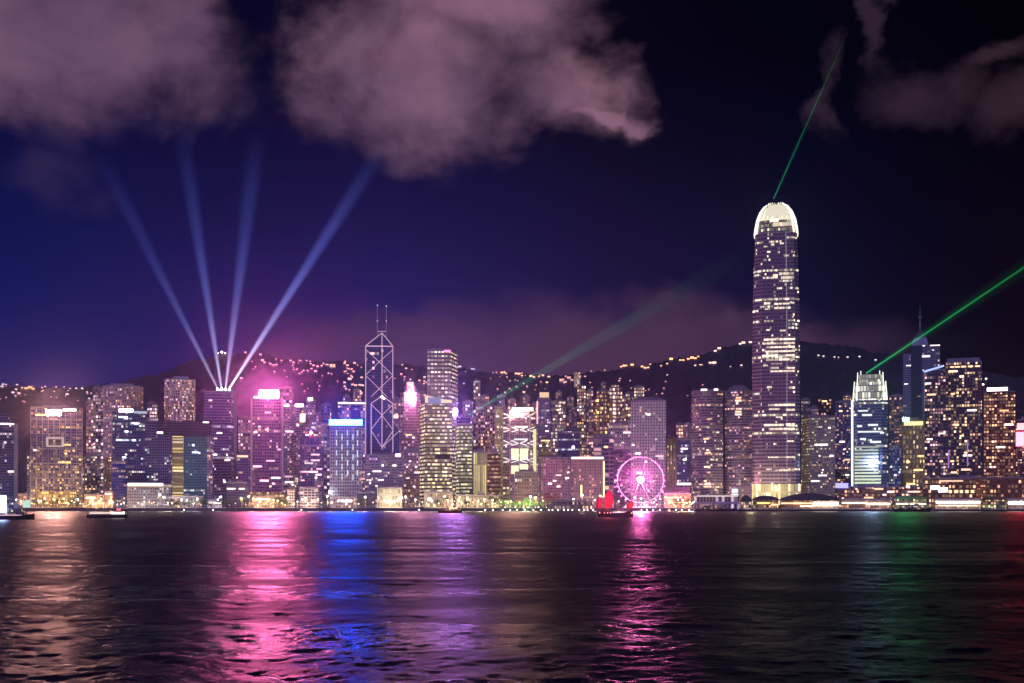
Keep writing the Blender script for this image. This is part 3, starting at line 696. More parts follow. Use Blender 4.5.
for cx in (509.9, 529.9):
    MB().box(L.lx(cx) - 1, L.lx(cx) + 1, -2.2, 0, 0, z(414)).build('mast_column', PALE, r)
tower('civic_block', 'brown windowless looking block in front of the truss fronted bank', 515, 538, 472.5, 1700, facade(wall=(.30, .19, .20), glass=(.10, .06, .08), lit=.04, fh=5, bw=3.2, dim=(.035, .02, .03)), D=22, cat='low building', ridges=8, bandmat=plain('brown_stone', (.28, .18, .18)))
r, L = tower('office_tower', 'pink edged tower with a golden lit crown right of the truss fronted bank', 537.5, 550.5, 398.5, 1940, facade(wall=(.34, .22, .34), glass=(.05, .05, .10), lit=.16, A=PINK, B=COOL, S=1.2, dim=(.04, .02, .07)), roof='none', strips=5, tiers=[])
MB().box(L.lx(539.5), L.lx(549), 5, 26, L.lz(398.5), L.lz(392)).build('crown', glow((1, .62, .32), .9), r)
panel(L, 536.6, 538, 401, 424, glow(PINK, 1.3), 'edge_light', r)
tower('office_block', 'pale block with one bright bar beside the bank light column', 539, 552, 440, 1820, facade(wall=(.44, .36, .36), lit=.25, A=WARM, B=LIME, S=1, dim=(.06, .05, .05)), signs=[(541, 550, 440, 441.3, WARM, 2, 'roof_light')], D=24, strips=4)

# ---- right of centre
tower('apartment_tower', 'mauve apartment tower with a warm lit left edge', 551.5, 566, 401, 2200, facade(wall=(.24, .17, .30), lit=.40, A=WARM, B=WHITE, S=1.8, fh=6, bw=4.6, dim=(.03, .018, .05)), shape='cross', strips=8, sc=(WARM, 3))
tower('apartment_tower', 'dim mauve apartment tower between two brighter apartment towers', 566.5, 576.5, 408, 2240, facade(wall=(.22, .17, .32), lit=.18, A=WARM, B=MAUVE, S=1.4, fh=6, bw=4.6, dim=(.02, .015, .05)))
tower('apartment_tower', 'tallest slim apartment tower on the slope with a lit top', 577, 585.5, 386, 2300, facade(wall=(.22, .15, .28), lit=.60, A=WARM, B=WHITE, S=1.9, fh=6, bw=4.2), tiers=[(574, 580, 372, facade(wall=(.5, .4, .3), lit=1, runp=1, A=WARM, S=1.3))], roof='none')
tower('apartment_tower', 'slim apartment tower right of the one with the lit top', 586.5, 593, 391, 2320, facade(wall=(.20, .15, .30), lit=.50, A=WARM, B=PINK, S=1.7, fh=6, bw=4.2))
tower('apartment_tower', 'wide apartment tower with large warm windows and a reddish middle', 596.5, 609, 391, 2180, facade(wall=(.22, .12, .20), lit=.52, A=WARM, B=GOLD, S=2.2, fh=7, bw=5, dim=(.05, .012, .03)), shape='cross')
tower('apartment_tower', 'wide apartment tower with stepped bright top left of the white gridded tower', 609.5, 622, 388, 2200, facade(wall=(.22, .13, .20), lit=.60, A=WARM, B=WHITE, S=2.2, fh=7, bw=5, dim=(.05, .012, .03)), shape='cross', tiers=[(611, 619, 385, None)])
tower('apartment_tower', 'narrow warm dotted tower touching the white gridded tower', 625.5, 633, 393, 2260, facade(wall=(.22, .16, .26), lit=.52, A=WARM, B=WHITE, S=1.8, fh=6, bw=4))
tower('apartment_tower', 'tower peeking over the white gridded tower with a bright top', 634, 644, 386.5, 2330, facade(wall=(.4, .3, .25), lit=.95, A=WARM, B=WHITE, S=1.5, fh=6, bw=4))
tower('office_tower', 'dark blue gridded office tower above the hotel with the white roof line', 558.5, 580, 433, 1880, facade(wall=(.14, .12, .24), glass=(.03, .03, .09), lit=.03, runp=.02, A=COOL, S=1.5, dim=(.018, .016, .07)), D=30, ridges=9, bandmat=plain('blue_stone', (.16, .14, .26)), tiers=[(560, 578, 429, None)], signs=[(572, 574.5, 446, 448.5, COOL, 5, 'window')], roof='none')
tower('office_tower', 'dark tower crossed by pale horizontal and vertical bars', 593.5, 613.5, 437, 1900, facade(wall=(.42, .34, .36), glass=(.03, .03, .07), lit=.10, runp=.10, A=WARM, B=PINK, S=1.2, fh=6.5, bw=12, mu=.05, v0=.2, v1=.9, dim=(.02, .014, .04)), D=28, signs=[(604, 608, 446, 448, (1, .5, .2), 2.5, 'window')])
tower('office_tower', 'pale gridded mid height tower left of the white gridded tower', 608.5, 632, 423, 1980, facade(wall=(.54, .46, .48), glass=(.05, .04, .07), lit=.16, A=WARM, B=WHITE, S=1.2, fh=4.8, bw=3.4, mu=.24, dim=(.03, .025, .05)), D=28, strips=5)
tower('hotel_block', 'low hotel block with a white roof line and golden uplights', 571, 604.5, 458.5, 1760, facade(wall=(.40, .33, .29), glass=(.1, .06, .08), lit=.34, A=WARM, B=PINK, S=1.1, fh=4.2, bw=3.6, mu=.24, v0=.25, v1=.75, dim=(.05, .025, .04)), D=30, cat='hotel', roof='none', ridges=10, bandmat=plain('rose_stone', (.40, .32, .29)),
      signs=[(571.5, 603.5, 457, 459, WHITE, 2.6, 'roof_light'), (580.5, 582.2, 485, 497, (1, .75, .3), 2.4, 'uplight'), (603, 604.6, 461, 497, (1, .8, .4), 1.6, 'uplight')])
tower('hotel_block', 'rose coloured low block with dotted windows left of the white roof line', 541, 570.5, 458, 1775, facade(wall=(.50, .32, .36), glass=(.1, .06, .08), lit=.30, A=WARM, B=PINK, S=1.0, fh=4.2, bw=3.4, mu=.24, v0=.25, v1=.75, dim=(.05, .025, .045)), D=28, cat='low building', strips=6)
tower('apartment_tower', 'dark blue apartment block half hidden behind the big wheel', 612, 632, 452, 1960, facade(wall=(.12, .10, .24), lit=.12, A=PINK, B=MAUVE, S=1.2, dim=(.012, .01, .06)), strips=4)
r, L = tower('office_tower', 'large pale gridded tower behind the big wheel', 631, 666, 401, 1800,
      facade(wall=(.66, .60, .60), glass=(.10, .09, .11), lit=.10, runp=.05, A=WARM, B=WHITE, S=1.1, fh=4.3, bw=3.9, mu=.22, v0=.18, v1=.80, dim=(.050, .045, .065)), D=40, roof='hip', roofmat=plain('mauve_stone', (.34, .28, .36)), strips=10, sc=(WHITE, 2))
tower('office_tower', 'tower with yellow vertical light lines right of the big wheel', 666.5, 677, 438, 1850, facade(wall=(.40, .36, .30), glass=(.1, .09, .05), lit=.75, A=GOLD, B=LIME, S=.9, fh=4, bw=4.6, mu=.34, v0=.1, v1=.9, dim=(.06, .05, .03)), D=24)
tower('office_block', 'dark blue glass block above one bright white strip', 677, 690.5, 440, 1830, facade(**{**blue_office, 'lit': .06, 'runp': .08, 'A': COOL}), D=26, strips=4, signs=[(677, 691, 483, 485, WHITE, 3, 'canopy_light')])
tower('office_tower', 'small domed tower left of the twin banded towers', 684, 692, 424, 1900, facade(wall=(.40, .32, .34), lit=.28, A=WARM, B=PINK, S=1, dim=(.05, .03, .04)), shape='oval', D=12, roof='dome', roofmat=PALE)
tower('office_tower', 'twin banded tower with two roof lights, the left of the pair', 691.5, 723, 391, 1780, facade(wall=(.30, .24, .30), glass=(.05, .04, .09), lit=.10, runp=.08, row=.05, A=WARM, B=WHITE, S=1.1, fh=3.9, bw=2.8, mu=.05, v0=.3, v1=.8, dim=(.026, .018, .050)), shape='bow', D=38, bands=7.8, strips=14, sc=(WARM, 2), roof='plant', signs=[(701, 707, 389, 390.8, WHITE, 3.5, 'roof_light'), (714, 718, 389, 390.8, WHITE, 3.5, 'roof_light')])
tower('office_tower', 'twin banded tower with lit upper floors beside the tallest skyscraper', 725, 752, 391, 1800, facade(wall=(.32, .26, .30), glass=(.05, .04, .09), lit=.12, runp=.08, row=.08, A=WARM, B=PINK, S=1.1, fh=3.9, bw=2.8, mu=.05, v0=.3, v1=.8, dim=(.028, .018, .050)), shape='bow', D=38, bands=7.8, strips=12, sc=(WARM, 2), roof='dome', sy=(396, 420))

# ---- the tallest skyscraper
L = Lot(752, 800, 1760); r = thing('skyscraper', 'tallest skyscraper of the skyline with a glowing white claw crown', 'skyscraper', L.loc, L.rz); z = L.lz
fI = facade(wall=(.36, .26, .29), glass=(.06, .045, .08), lit=.05, runp=.08, row=.06, run=7, A=(1, .80, .55), B=(1, .90, .70), S=1.5, fh=5.1, bw=2.6, mu=.04, v0=.34, v1=.86, dim=(.024, .016, .050), low=.35, lowz=36, vr=.08)
def ring(px0, px1, y0=0.0, D=58.0):
    a, b = L.lx(px0), L.lx(px1); w_ = b - a; n_ = w_ * .21; s_ = (b - a) / (L.lx(800) - L.lx(752)); yb_ = D * s_; y0 = (D - yb_) / 2 + y0
    q = w_ * .05
    return [(a + n_, y0), (b - n_ * .45, y0), (b - n_ * .4, y0 + q), (b - q, y0 + q * 1.6), (b, y0 + n_ * .6), (b, y0 + yb_ - n_), (b - n_, y0 + yb_), (a + n_, y0 + yb_), (a, y0 + yb_ - n_), (a, y0 + n_ * .9), (a + q, y0 + n_ * .45), (a + n_ - q, y0 + q)]
secs = [(752, 799.8, 505), (752, 799.8, 352), (752.6, 799.2, 300), (753.6, 798.2, 262), (754.8, 797.2, 232)]
m2 = MB()
for (a, b, ya), (c, e, yb_) in zip(secs, secs[1:]):
    m2.prism(ring(a, b), max(0, z(ya)), z(yb_), top=ring(c, e), cap=1)
m2.build('wall', [fI, ROOF], r)
m2 = MB(); zz = 10.2
def span(zv):
    for (a, b, ya), (c, e, yb_) in zip(secs, secs[1:]):
        if z(ya) <= zv <= z(yb_) or (z(ya) < 0 and zv < z(yb_)):
            t = (zv - z(ya)) / (z(yb_) - z(ya)); return a + (c - a) * t, b + (e - b) * t
while zz < z(233):
    g_ = grow(ring(*span(zz)), .35)
    for i in range(len(g_)):
        p, q = g_[i], g_[(i + 1) % len(g_)]
        if p[1] > 40 and q[1] > 40: continue
        m2.face([(*p, zz), (*q, zz), (*q, zz + .8), (*p, zz + .8)])
    zz += 10.2
m2.build('floor_ledge', plain('mauve_metal', (.36, .28, .36), .5), r)
for i, t in enumerate([.0, .12, .24, .36, .50, .62, .75, .87, 1.0]):
    m2 = MB()
    for (a, b, ya), (c, e, yb_) in zip(secs, secs[1:]):
        p0, p1 = ring(a, b), ring(c, e)
        f0 = (p0[0][0] + (p0[1][0] - p0[0][0]) * t, p0[0][1] - .9); f1 = (p1[0][0] + (p1[1][0] - p1[0][0]) * t, p1[0][1] - .9)
        m2.tube((*f0, max(0, z(ya))), (*f1, z(yb_)), .36)
    m2.build('mullion', plain('mauve_metal', (.36, .28, .36), .5) if i != 6 else glow((.95, .80, .85), .35), r)
crown = [(754.8, 797.2, 232), (755.6, 796.6, 226), (757.4, 794.8, 217), (760.5, 791.6, 209), (764.5, 787.6, 203.5), (768.5, 783.5, 201)]
m2 = MB()
for (a, b, ya), (c, e, yb_) in zip(crown, crown[1:]):
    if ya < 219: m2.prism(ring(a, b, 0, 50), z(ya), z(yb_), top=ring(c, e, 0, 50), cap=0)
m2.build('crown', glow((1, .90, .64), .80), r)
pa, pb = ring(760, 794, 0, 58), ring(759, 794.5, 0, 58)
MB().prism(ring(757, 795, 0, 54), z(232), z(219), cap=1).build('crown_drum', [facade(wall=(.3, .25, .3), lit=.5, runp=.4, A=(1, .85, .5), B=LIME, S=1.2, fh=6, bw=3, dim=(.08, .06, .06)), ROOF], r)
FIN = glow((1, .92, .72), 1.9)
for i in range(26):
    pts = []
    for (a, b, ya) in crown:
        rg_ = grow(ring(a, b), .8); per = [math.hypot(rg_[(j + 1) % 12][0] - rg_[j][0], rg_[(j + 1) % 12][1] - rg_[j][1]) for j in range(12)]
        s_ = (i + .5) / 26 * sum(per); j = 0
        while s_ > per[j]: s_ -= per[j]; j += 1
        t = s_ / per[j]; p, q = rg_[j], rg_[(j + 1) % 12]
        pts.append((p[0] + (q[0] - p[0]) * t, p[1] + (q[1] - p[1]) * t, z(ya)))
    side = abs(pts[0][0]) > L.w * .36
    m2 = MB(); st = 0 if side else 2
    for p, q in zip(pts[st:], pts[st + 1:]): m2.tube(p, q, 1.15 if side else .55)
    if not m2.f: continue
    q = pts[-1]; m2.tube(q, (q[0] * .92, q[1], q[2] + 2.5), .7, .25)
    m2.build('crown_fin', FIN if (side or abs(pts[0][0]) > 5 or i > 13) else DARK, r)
for xs in (767.5, 769.8, 772, 774.2, 776.4, 781):
    MB().tube((L.lx(xs), 12.0, z(208.5)), (L.lx(xs) * .98, 15.5, z(200.2)), .55, .4).build('crown_fin', DARK, r)
for (a, b, ya, yb_, s_) in ((770, 779, 218, 221, 1.6), (773, 794, 222, 225.5, .8), (762, 768, 245, 246.5, .7), (771, 775, 243, 245, 1.2), (780, 784, 242.5, 244, 1.2), (767, 771, 250.5, 252, 1.6), (773, 778, 274, 278, 1.3), (779, 797, 272.5, 275, 1.1), (781, 797, 276.5, 279, 1.2), (793, 798, 281.5, 284.5, 1.8), (777, 783, 287.5, 289, 1.6),
        (763, 771, 298, 299.5, .9), (774, 789, 298, 299.3, 1.2), (764, 771, 302, 304, 1.4), (774, 790, 303, 304.6, 1.3), (792, 798, 302.5, 304, 1.1), (774, 791, 307, 309, 1.1), (765, 771, 308, 309.5, 1.2), (793, 799, 314, 316, 1.4), (766, 770, 329, 330.5, 1), (780, 786, 330, 331.5, 1.2),
        (764, 799, 338.5, 340.3, 1.5), (756, 799, 342.5, 344.2, 1.2), (766, 799, 346.3, 348, 1.5), (765, 798, 350.5, 352.2, 1.3), (757, 799, 354.6, 356.4, 1.4), (766, 799, 358.6, 360.6, 1.6), (771, 783, 363, 364.5, .8), (770, 798, 370.5, 372, 1.3), (788, 799, 367.5, 369, 1.3), (763, 768, 364.5, 366, .9),
        (767, 772, 386, 388, .8), (789, 799, 386.8, 389, 1.8), (793, 798, 391.3, 393, 1.6), (768, 799, 404, 406, 1.5), (769, 780, 408.2, 410, .8), (786, 799, 409, 411, 1.2), (776, 783, 416.5, 418, 1.0), (764, 784, 424, 426, 1.4), (786, 799, 423.5, 426, 1.6), (769, 797, 428, 430, 1.1), (787, 794, 440.5, 442, 1.6), (768, 798, 456.5, 458, 1.0), (775, 794, 469.5, 471, 1.4), (766, 772, 468.5, 470, .8)):
    sp = span(z((ya + yb_) / 2)) or (755, 797)
    yo = ring(*sp)[0][1]; fr = ring(*sp); lx0 = max(L.lx(a), fr[0][0] + .2); lx1 = min(L.lx(b), fr[1][0] - .2)
    if lx1 - lx0 < 1.5: continue
    cuts = [lx0]; 
    while cuts[-1] < lx1 - 8: cuts.append(cuts[-1] + RNG.uniform(4, 12))
    cuts = [c for c in cuts if c < lx1 - 2] + [lx1]
    for c0, c1 in zip(cuts, cuts[1:]):
        MB().box(c0, c1 - .5, yo - .75, yo - .1, z(yb_), z(ya)).build('window', glow((1, .84, .58), round(s_ * RNG.choice([.35, .8, .9, 1.0, 1.0, 1.25]), 2)), r)
panel(L, 751, 801, 484, 505, facade(wall=(.5, .45, .3), glass=(.2, .18, .1), lit=.85, runp=.4, A=(1, .88, .45), B=(1, .93, .62), S=1.3, fh=22, bw=3.4, mu=.16, v0=.05, v1=.95, dim=(.25, .2, .1)), 'podium', r, -6, 5.9)

for px_, py_, e_, c_ in ((750, 482, 46000, (1, .78, .42)), (776, 488, 30000, (1, .80, .5))):
    ld = bpy.data.lights.new('flood_light', 'POINT'); ld.energy = e_; ld.color = c_; ld.shadow_soft_size = 2
    o = bpy.data.objects.new('flood_light', ld); C.objects.link(o); o.parent = r; o.location = (L.lx(px_), -26, L.lz(py_))
tower('office_block', 'round cornered pale gridded tower right of the tallest skyscraper', 801.5, 835, 417, 1790, facade(wall=(.50, .40, .38), glass=(.06, .05, .08), lit=.20, runp=.14, A=WARM, B=LIME, S=.95, fh=3.9, bw=2.9, v0=.35, v1=.85, dim=(.045, .035, .045)), shape='L0.25', D=34, cat='tower', bands=3.9, bandmat=plain('tan_stone', (.42, .33, .32)), strips=10, roof='plant')
tower('apartment_tower', 'dim dotted tower rising behind the round cornered pale tower', 818, 832, 399, 2150, facade(wall=(.14, .11, .22), lit=.2, A=PINK, B=WARM, S=1.6, fh=6, bw=4.5), signs=[(822, 827, 400.5, 402, WARM, 2.5, 'roof_light')])
tower('office_tower', 'dark blue tower with red and warm windows left of the curved glass tower', 835, 851.5, 402, 1950, facade(wall=(.12, .10, .24), glass=(.02, .02, .08), lit=.14, runp=.12, A=(1, .5, .3), B=WARM, S=1.5, dim=(.008, .008, .05)), strips=9, sc=(WARM, 2))
tower('apartment_tower', 'short reddish dotted tower behind the gap by the tallest skyscraper', 801, 810, 400, 2200, facade(wall=(.16, .1, .16), lit=.22, A=PINK, S=1.4, fh=6, bw=4))
# ---- curved glass tower with bright crown
L = Lot(851.5, 888, 1745); r = thing('glass_tower', 'blue glass tower with greenish bright crown and glowing lower floors', 'tower', L.loc, L.rz); z = L.lz
def ring1(a, b, D=44):
    a, b = L.lx(a), L.lx(b); w_ = b - a; c = w_ * .16
    return [(a + c, 0), (b - c, 0), (b, c), (b, D - c), (b - c, D), (a + c, D), (a, D - c), (a, c)]
MB().prism(ring1(851.5, 888), 0, z(400)).build('wall', [facade(wall=(.22, .26, .36), glass=(.03, .05, .10), lit=.06, runp=.14, row=.05, A=(.9, 1, .82), B=WHITE, S=1.1, fh=4.0, bw=2.8, mu=.04, v0=.25, v1=.85, dim=(.018, .024, .075)), ROOF], r)
m2 = MB()
for i in range(12):
    yy = 446 + i * 3.25; panel(L, 854.5, 878.5 if i < 9 else 881, yy, yy + 1.9, glow((.80, .95, .52), .30 + .05 * i), 'window', r, -.7, .5)
for (a, b, ya, yb_) in ((858, 868, 410, 411.5), (862, 872, 414, 416), (857, 862, 425, 427), (868, 878, 424, 426), (858, 880, 431, 432.5), (880, 884, 432, 434), (860, 866, 438, 440), (870, 881, 441, 443)):
    panel(L, a, b, ya, yb_, glow((.86, .95, .85), 1.1), 'window', r, -.7, .5)
MB().ball((L.lx(873), -2.4, L.lz(462)), 1.2).build('flood_lamp', glow((.42, .62, 1), 2000, True), r)
panel(L, 851.2, 853, 400, 486, glow((.40, .65, 1), 4, True), 'edge_light', r, 4, .6)
for (a, b, ya, yb_, s_) in ((853.5, 887, 391, 400, .95), (855.5, 885.5, 382, 391, .8), (858.5, 883, 374.5, 382, .65)):
    MB().prism(ring1(a, b, 40), z(yb_), z(ya), cap=1).build('crown', [facade(wall=(.5, .5, .4), glass=(.3, .3, .2), lit=.92, runp=.6, A=(.93, 1, .74), B=(1, .97, .82), S=s_ * 1.35, fh=9, bw=4, mu=.12, v0=.08, v1=.92, dim=(.14, .15, .10)), ROOF], r)
for sx_ in (853, 856.5, 860, 880.5, 884, 887):
    top = {853: 381, 856.5: 372, 860: 370.5, 880.5: 370.5, 884: 372, 887: 381}[sx_]
    MB().tube((L.lx(sx_), 2, z(400)), (L.lx(sx_ + (870 - sx_) * .08), 4, z(top)), .9, .5).build('crown_fin', glow((.94, 1, .82), 1.6), r)
# ---- tower with spire
L = Lot(903, 940, 1980); r = thing('spire_tower', 'dark blue tower with a tall antenna spire and pale edge strips', 'skyscraper', L.loc, L.rz); z = L.lz
fC = facade(**{**blue_office, 'lit': .03, 'runp': .05, 'A': GOLD, 'dim': (.006, .008, .034)})
MB().prism([(L.lx(911), 4), (L.lx(922), 4), (L.lx(922), 40), (L.lx(911), 40)], 0, z(345)).build('central_shaft', [facade(wall=(.06, .07, .14), lit=.02, runp=.03, A=GOLD, dim=(.004, .005, .018)), ROOF], r)
MB().prism([(L.lx(903), 0), (L.lx(910.8), 0), (L.lx(910.8), 36), (L.lx(903), 36)], 0, z(353)).build('west_shaft', [facade(wall=(.26, .25, .40), lit=.04, runp=.04, A=PINK, dim=(.018, .020, .055)), ROOF], r)
MB().prism([(L.lx(922.2), 0), (L.lx(940), 0), (L.lx(940), 36), (L.lx(922.2), 36)], 0, z(345.5)).build('east_shaft', [facade(wall=(.24, .24, .38), lit=.03, runp=.05, A=WHITE, dim=(.014, .016, .045)), ROOF], r)
m2 = MB()
pp = lambda s_: [(L.lx(920) + a * s_, 20 + b * s_) for a, b in ((-13, -13), (13, -13), (13, 13), (-13, 13))]
m2.prism(pp(1), z(345), z(337), top=pp(.75), cap=0); m2.prism(pp(.75), z(337), z(328), top=pp(.1), cap=0); m2.build('pyramid_roof', plain('dim_metal', (.14, .14, .2), .4, .3), r)
sp = MB().tube((L.lx(920), 20, z(329)), (L.lx(920), 20, z(303)), .9, .3, 8).build('spire', PALE, r)
for yy, s_ in ((315.5, 4.2), (322.5, 3)):
    MB().ball((L.lx(920), 20, z(yy)), s_ * .75, 10, 5, 0, .45).build('antenna_ring', PALE, sp)
for (a, b, ya, yb_) in ((922.5, 925, 345.3, 346.5), (930, 940, 345.3, 346.5), (922, 930, 355.5, 357.5), (932, 934, 350, 351), (906, 911, 364.6, 365.8), (904, 908, 383, 384.2)):
    panel(L, a, b, ya, yb_, glow(WHITE, 1.6), 'window', r)
panel(L, 924.3, 925.8, 372, 412, glow((.85, .85, 1), .35), 'edge_light', r)
r, L = tower('classic_tower', 'golden lit classical tower with a green glow at its roof', 902.5, 924.5, 421, 1800, facade(wall=(.50, .34, .16), glass=(.08, .06, .04), lit=.35, runp=.1, A=GOLD, B=(1, .8, .5), S=1.4, fh=7, bw=4.6, mu=.22, v0=.15, v1=.8, dim=(.05, .03, .02)), D=28, roofmat=plain('gold_stone', (.5, .38, .2)), ridges=7, bandmat=plain('gold_stone', (.5, .38, .2)), strips=5, sc=(GOLD, 2.5), signs=[(904, 923, 421.5, 425.5, (1, .72, .28), 1.6, 'lit_cornice')])
panel(L, 902.6, 909, 417.5, 421, glow((.02, 1, .25), 130, True), 'roof_light', r, -2, 1)
tower('apartment_tower', 'dim tower with red windows between glass tower and golden tower', 889, 903, 396, 2050, facade(wall=(.14, .10, .18), lit=.26, A=(1, .45, .35), B=WARM, S=1.4, fh=5, bw=4, dim=(.012, .008, .03)))
tower('office_block', 'short blue block with a pale parapet right of the glass tower', 888.5, 901.5, 449, 1770, facade(**{**blue_office, 'lit': .12, 'A': COOL, 'dim': (.008, .014, .07)}), roofmat=PALE, strips=3, sc=(COOL, 1.5))
r, L = tower('office_tower', 'dark twin slab with a slanting blue roof band', 924.5, 949, 370, 1790, facade(wall=(.16, .10, .14), glass=(.03, .02, .04), lit=.2, A=WARM, B=PINK, S=2.0, fh=4.6, bw=3.6, dim=(.010, .006, .020)), D=36, roof='none', strips=8, sc=(WARM, 2.4))
m2 = MB().tube((L.lx(924), -1.5, L.lz(371.5)), (L.lx(944), -1.5, L.lz(366)), 1.3, 1.3); m2.build('light_band', glow((.35, .45, 1), 1.6), r)
r, L = tower('office_tower', 'tall dark slab dotted with warm windows and a lit top row', 945.5, 981.5, 362, 1775, facade(wall=(.17, .11, .14), glass=(.03, .02, .04), lit=.19, runp=.03, A=WARM, B=(1, .7, .45), S=2.2, fh=4.6, bw=3.6, dim=(.010, .005, .014)), D=36, roof='none', tiers=[(947, 980, 357.5, plain('mauve_stone', (.34, .28, .36)))], strips=16, sc=(WARM, 3))
for a, b in ((950, 954, ), (955, 960), (961, 966), (968, 973), (975, 980)):
    panel(L, a, b, 366, 367.4, glow(WARM, 2.2), 'window', r)
panel(L, 967, 968.2, 440, 466, glow((.5, .3, 1), .6), 'edge_light', r); panel(L, 948, 949.2, 450, 468, glow((.7, .25, 1), .7), 'edge_light', r)
r, L = tower('hotel_tower', 'red tinted tower with a long white roof sign at the right', 983.5, 1015, 392, 1780, facade(wall=(.22, .09, .09), glass=(.05, .02, .03), lit=.34, runp=.04, A=(1, .48, .28), B=WARM, S=1.7, fh=4.6, bw=3.6, dim=(.022, .006, .010)), D=34, cat='hotel', roof='none', signs=[(987, 1007.5, 387.6, 391, (1, .80, .86), 6)], strips=8, sc=(ORANGE, 2.4))
panel(L, 986.5, 1008, 391, 393, DARK, 'sign_frame_or_baffle', r, -1.5, .6)
for (a, b) in ((983, 383.5), (986, 378)):
    MB().tube((L.lx(a), 6, L.lz(392)), (L.lx(a), 6, L.lz(b)), .3).build('lamp_mast', STEEL, r); MB().ball((L.lx(a), 5.5, L.lz(b)), 1.3).build('roof_lamp', glow((1, .72, .5), 6), r)
r, L = tower('office_block', 'tower cut by the right edge with a pink neon screen', 1015.5, 1042, 420, 1800, facade(wall=(.16, .07, .09), lit=.2, A=(1, .4, .3), S=1.4, dim=(.02, .005, .01)), signs=[(1017, 1030, 423, 430, (1, .55, .55), 1.4, 'neon_screen'), (1016, 1024, 432, 446, (1, .02, .06), 40, 'neon_screen')], roof='plant')
# ferry terminal podium
r, L = tower('podium_building', 'long brown framed podium with lit shops under the right towers', 924, 1032, 478, 1730, facade(wall=(.26, .12, .08), glass=(.06, .03, .03), lit=.26, runp=.12, A=(1, .55, .3), B=WARM, S=1.4, fh=6.5, bw=4.5, dim=(.03, .012, .012)), D=38, cat='podium building', roof='none', bands=13, bandmat=plain('red_brown_frame', (.32, .15, .10)), ridges=12,
      signs=[(930, 939, 485.5, 489.5, (.90, .85, 1), 5), (938, 947.5, 487.5, 492, (.92, .88, 1), 5)])
for i in range(7):
    a = 948.5 + i * 5.6; panel(L, a, a + 3.2, 490, 493, glow((1, .66, .34), 1.8), 'window', r, -1.6, .5)
panel(L, 939, 963, 480, 481.6, glow((1, .6, .35), 1.2), 'window', r, -1.6, .5); panel(L, 976, 986, 479.5, 500, facade(wall=(.4, .13, .06), lit=.6, A=ORANGE, B=(1, .4, .15), S=.9, fh=4, bw=3, dim=(.15, .03, .015)), 'entrance_bay', r, -2.6, 1.6)
tower('podium_building', 'low reddish waterfront block at the foot of the glass tower', 838, 924, 487, 1725, facade(wall=(.24, .12, .12), lit=.32, runp=.12, A=(1, .5, .3), B=WARM, S=1.4, fh=5, bw=4, dim=(.02, .01, .02)), D=30, cat='podium building', roof='none', strips=12, sc=(WARM, 2.4), sy=(488, 498), signs=[(835, 848, 483, 488, (.25, .25, 1), 2.2, 'blue_screen'), (906, 909.5, 485.5, 488, (1, .35, .3), 6, 'neon_screen')])

for (a, b, yt, d, A, lab) in (
 (555.5, 562, 393, 2380, WARM, 'slim tower peeking between the golden crowned tower and the warm edged one'),
 (567, 574, 398, 2400, PINK, 'faint pinkish tower high on the slope behind dim mauve tower'),
 (591, 597, 399, 2390, WARM, 'narrow warm tower in the gap left of the reddish middle tower'),
 (601, 606, 383.5, 2420, WHITE, 'white dotted pencil tower peeking above the reddish middle tower'),
 (622, 626.5, 398, 2300, WARM, 'thin tower filling the gap by the narrow warm dotted tower'),
 (481, 489, 396, 2390, WARM, 'hillside tower right of the slim dotted one above the blue cap'),
 (497, 505, 396, 2420, MAUVE, 'mauve hillside tower above the narrow yellow slab tower'),
 (508, 516, 400, 2400, WARM, 'warm hillside tower peeking over the red and white bank sign'),
 (523, 530, 397, 2410, PINK, 'pink hillside tower right behind the bank tower roof'),
 (531, 537.5, 404, 2350, WARM, 'short hillside tower between bank tower and golden crowned tower'),
 (314, 321, 414, 2300, PINK, 'pinkish tower between the pencil tower and the dotted one behind the cyan top'),
 (343, 350, 396, 2420, MAUVE, 'hillside tower just above the thin white roof bar'),
 (353, 361, 390, 2440, WARM, 'warm hillside tower left of the light lined prism tower'),
 (394, 400, 398, 2400, WARM, 'hillside tower squeezed between prism tower and lantern crowned tower'),
 (419, 426, 392, 2400, MAUVE, 'mauve hillside tower squeezed left of the white dotted tower'),
 (810, 818, 408, 2300, PINK, 'pinkish low tower right of the tallest skyscraper roofline gap'),
 (843, 851, 396, 2350, WARM, 'warm dotted tower behind the blue one with red windows'),
 (941, 947, 395, 2300, MAUVE, 'sliver of a tower between the dark slabs at the right'),
 (676, 684, 424, 2200, WARM, 'warm lit tower left of the small domed tower'),
 (147, 158, 404, 2200, MAUVE, 'dim tower between the pink hotel and the oval hotel'),
 (86, 94, 402, 2250, PINK, 'dotted tower left of the slim lit one by the pink hotel')):
    tower('apartment_tower', lab, a, b, yt, d, facade(wall=(.22, .15, .26), lit=.46, A=A, B=WARM, S=1.7, fh=6, bw=4.2, dim=(.03, .015, .045)), shape='box', D=22)

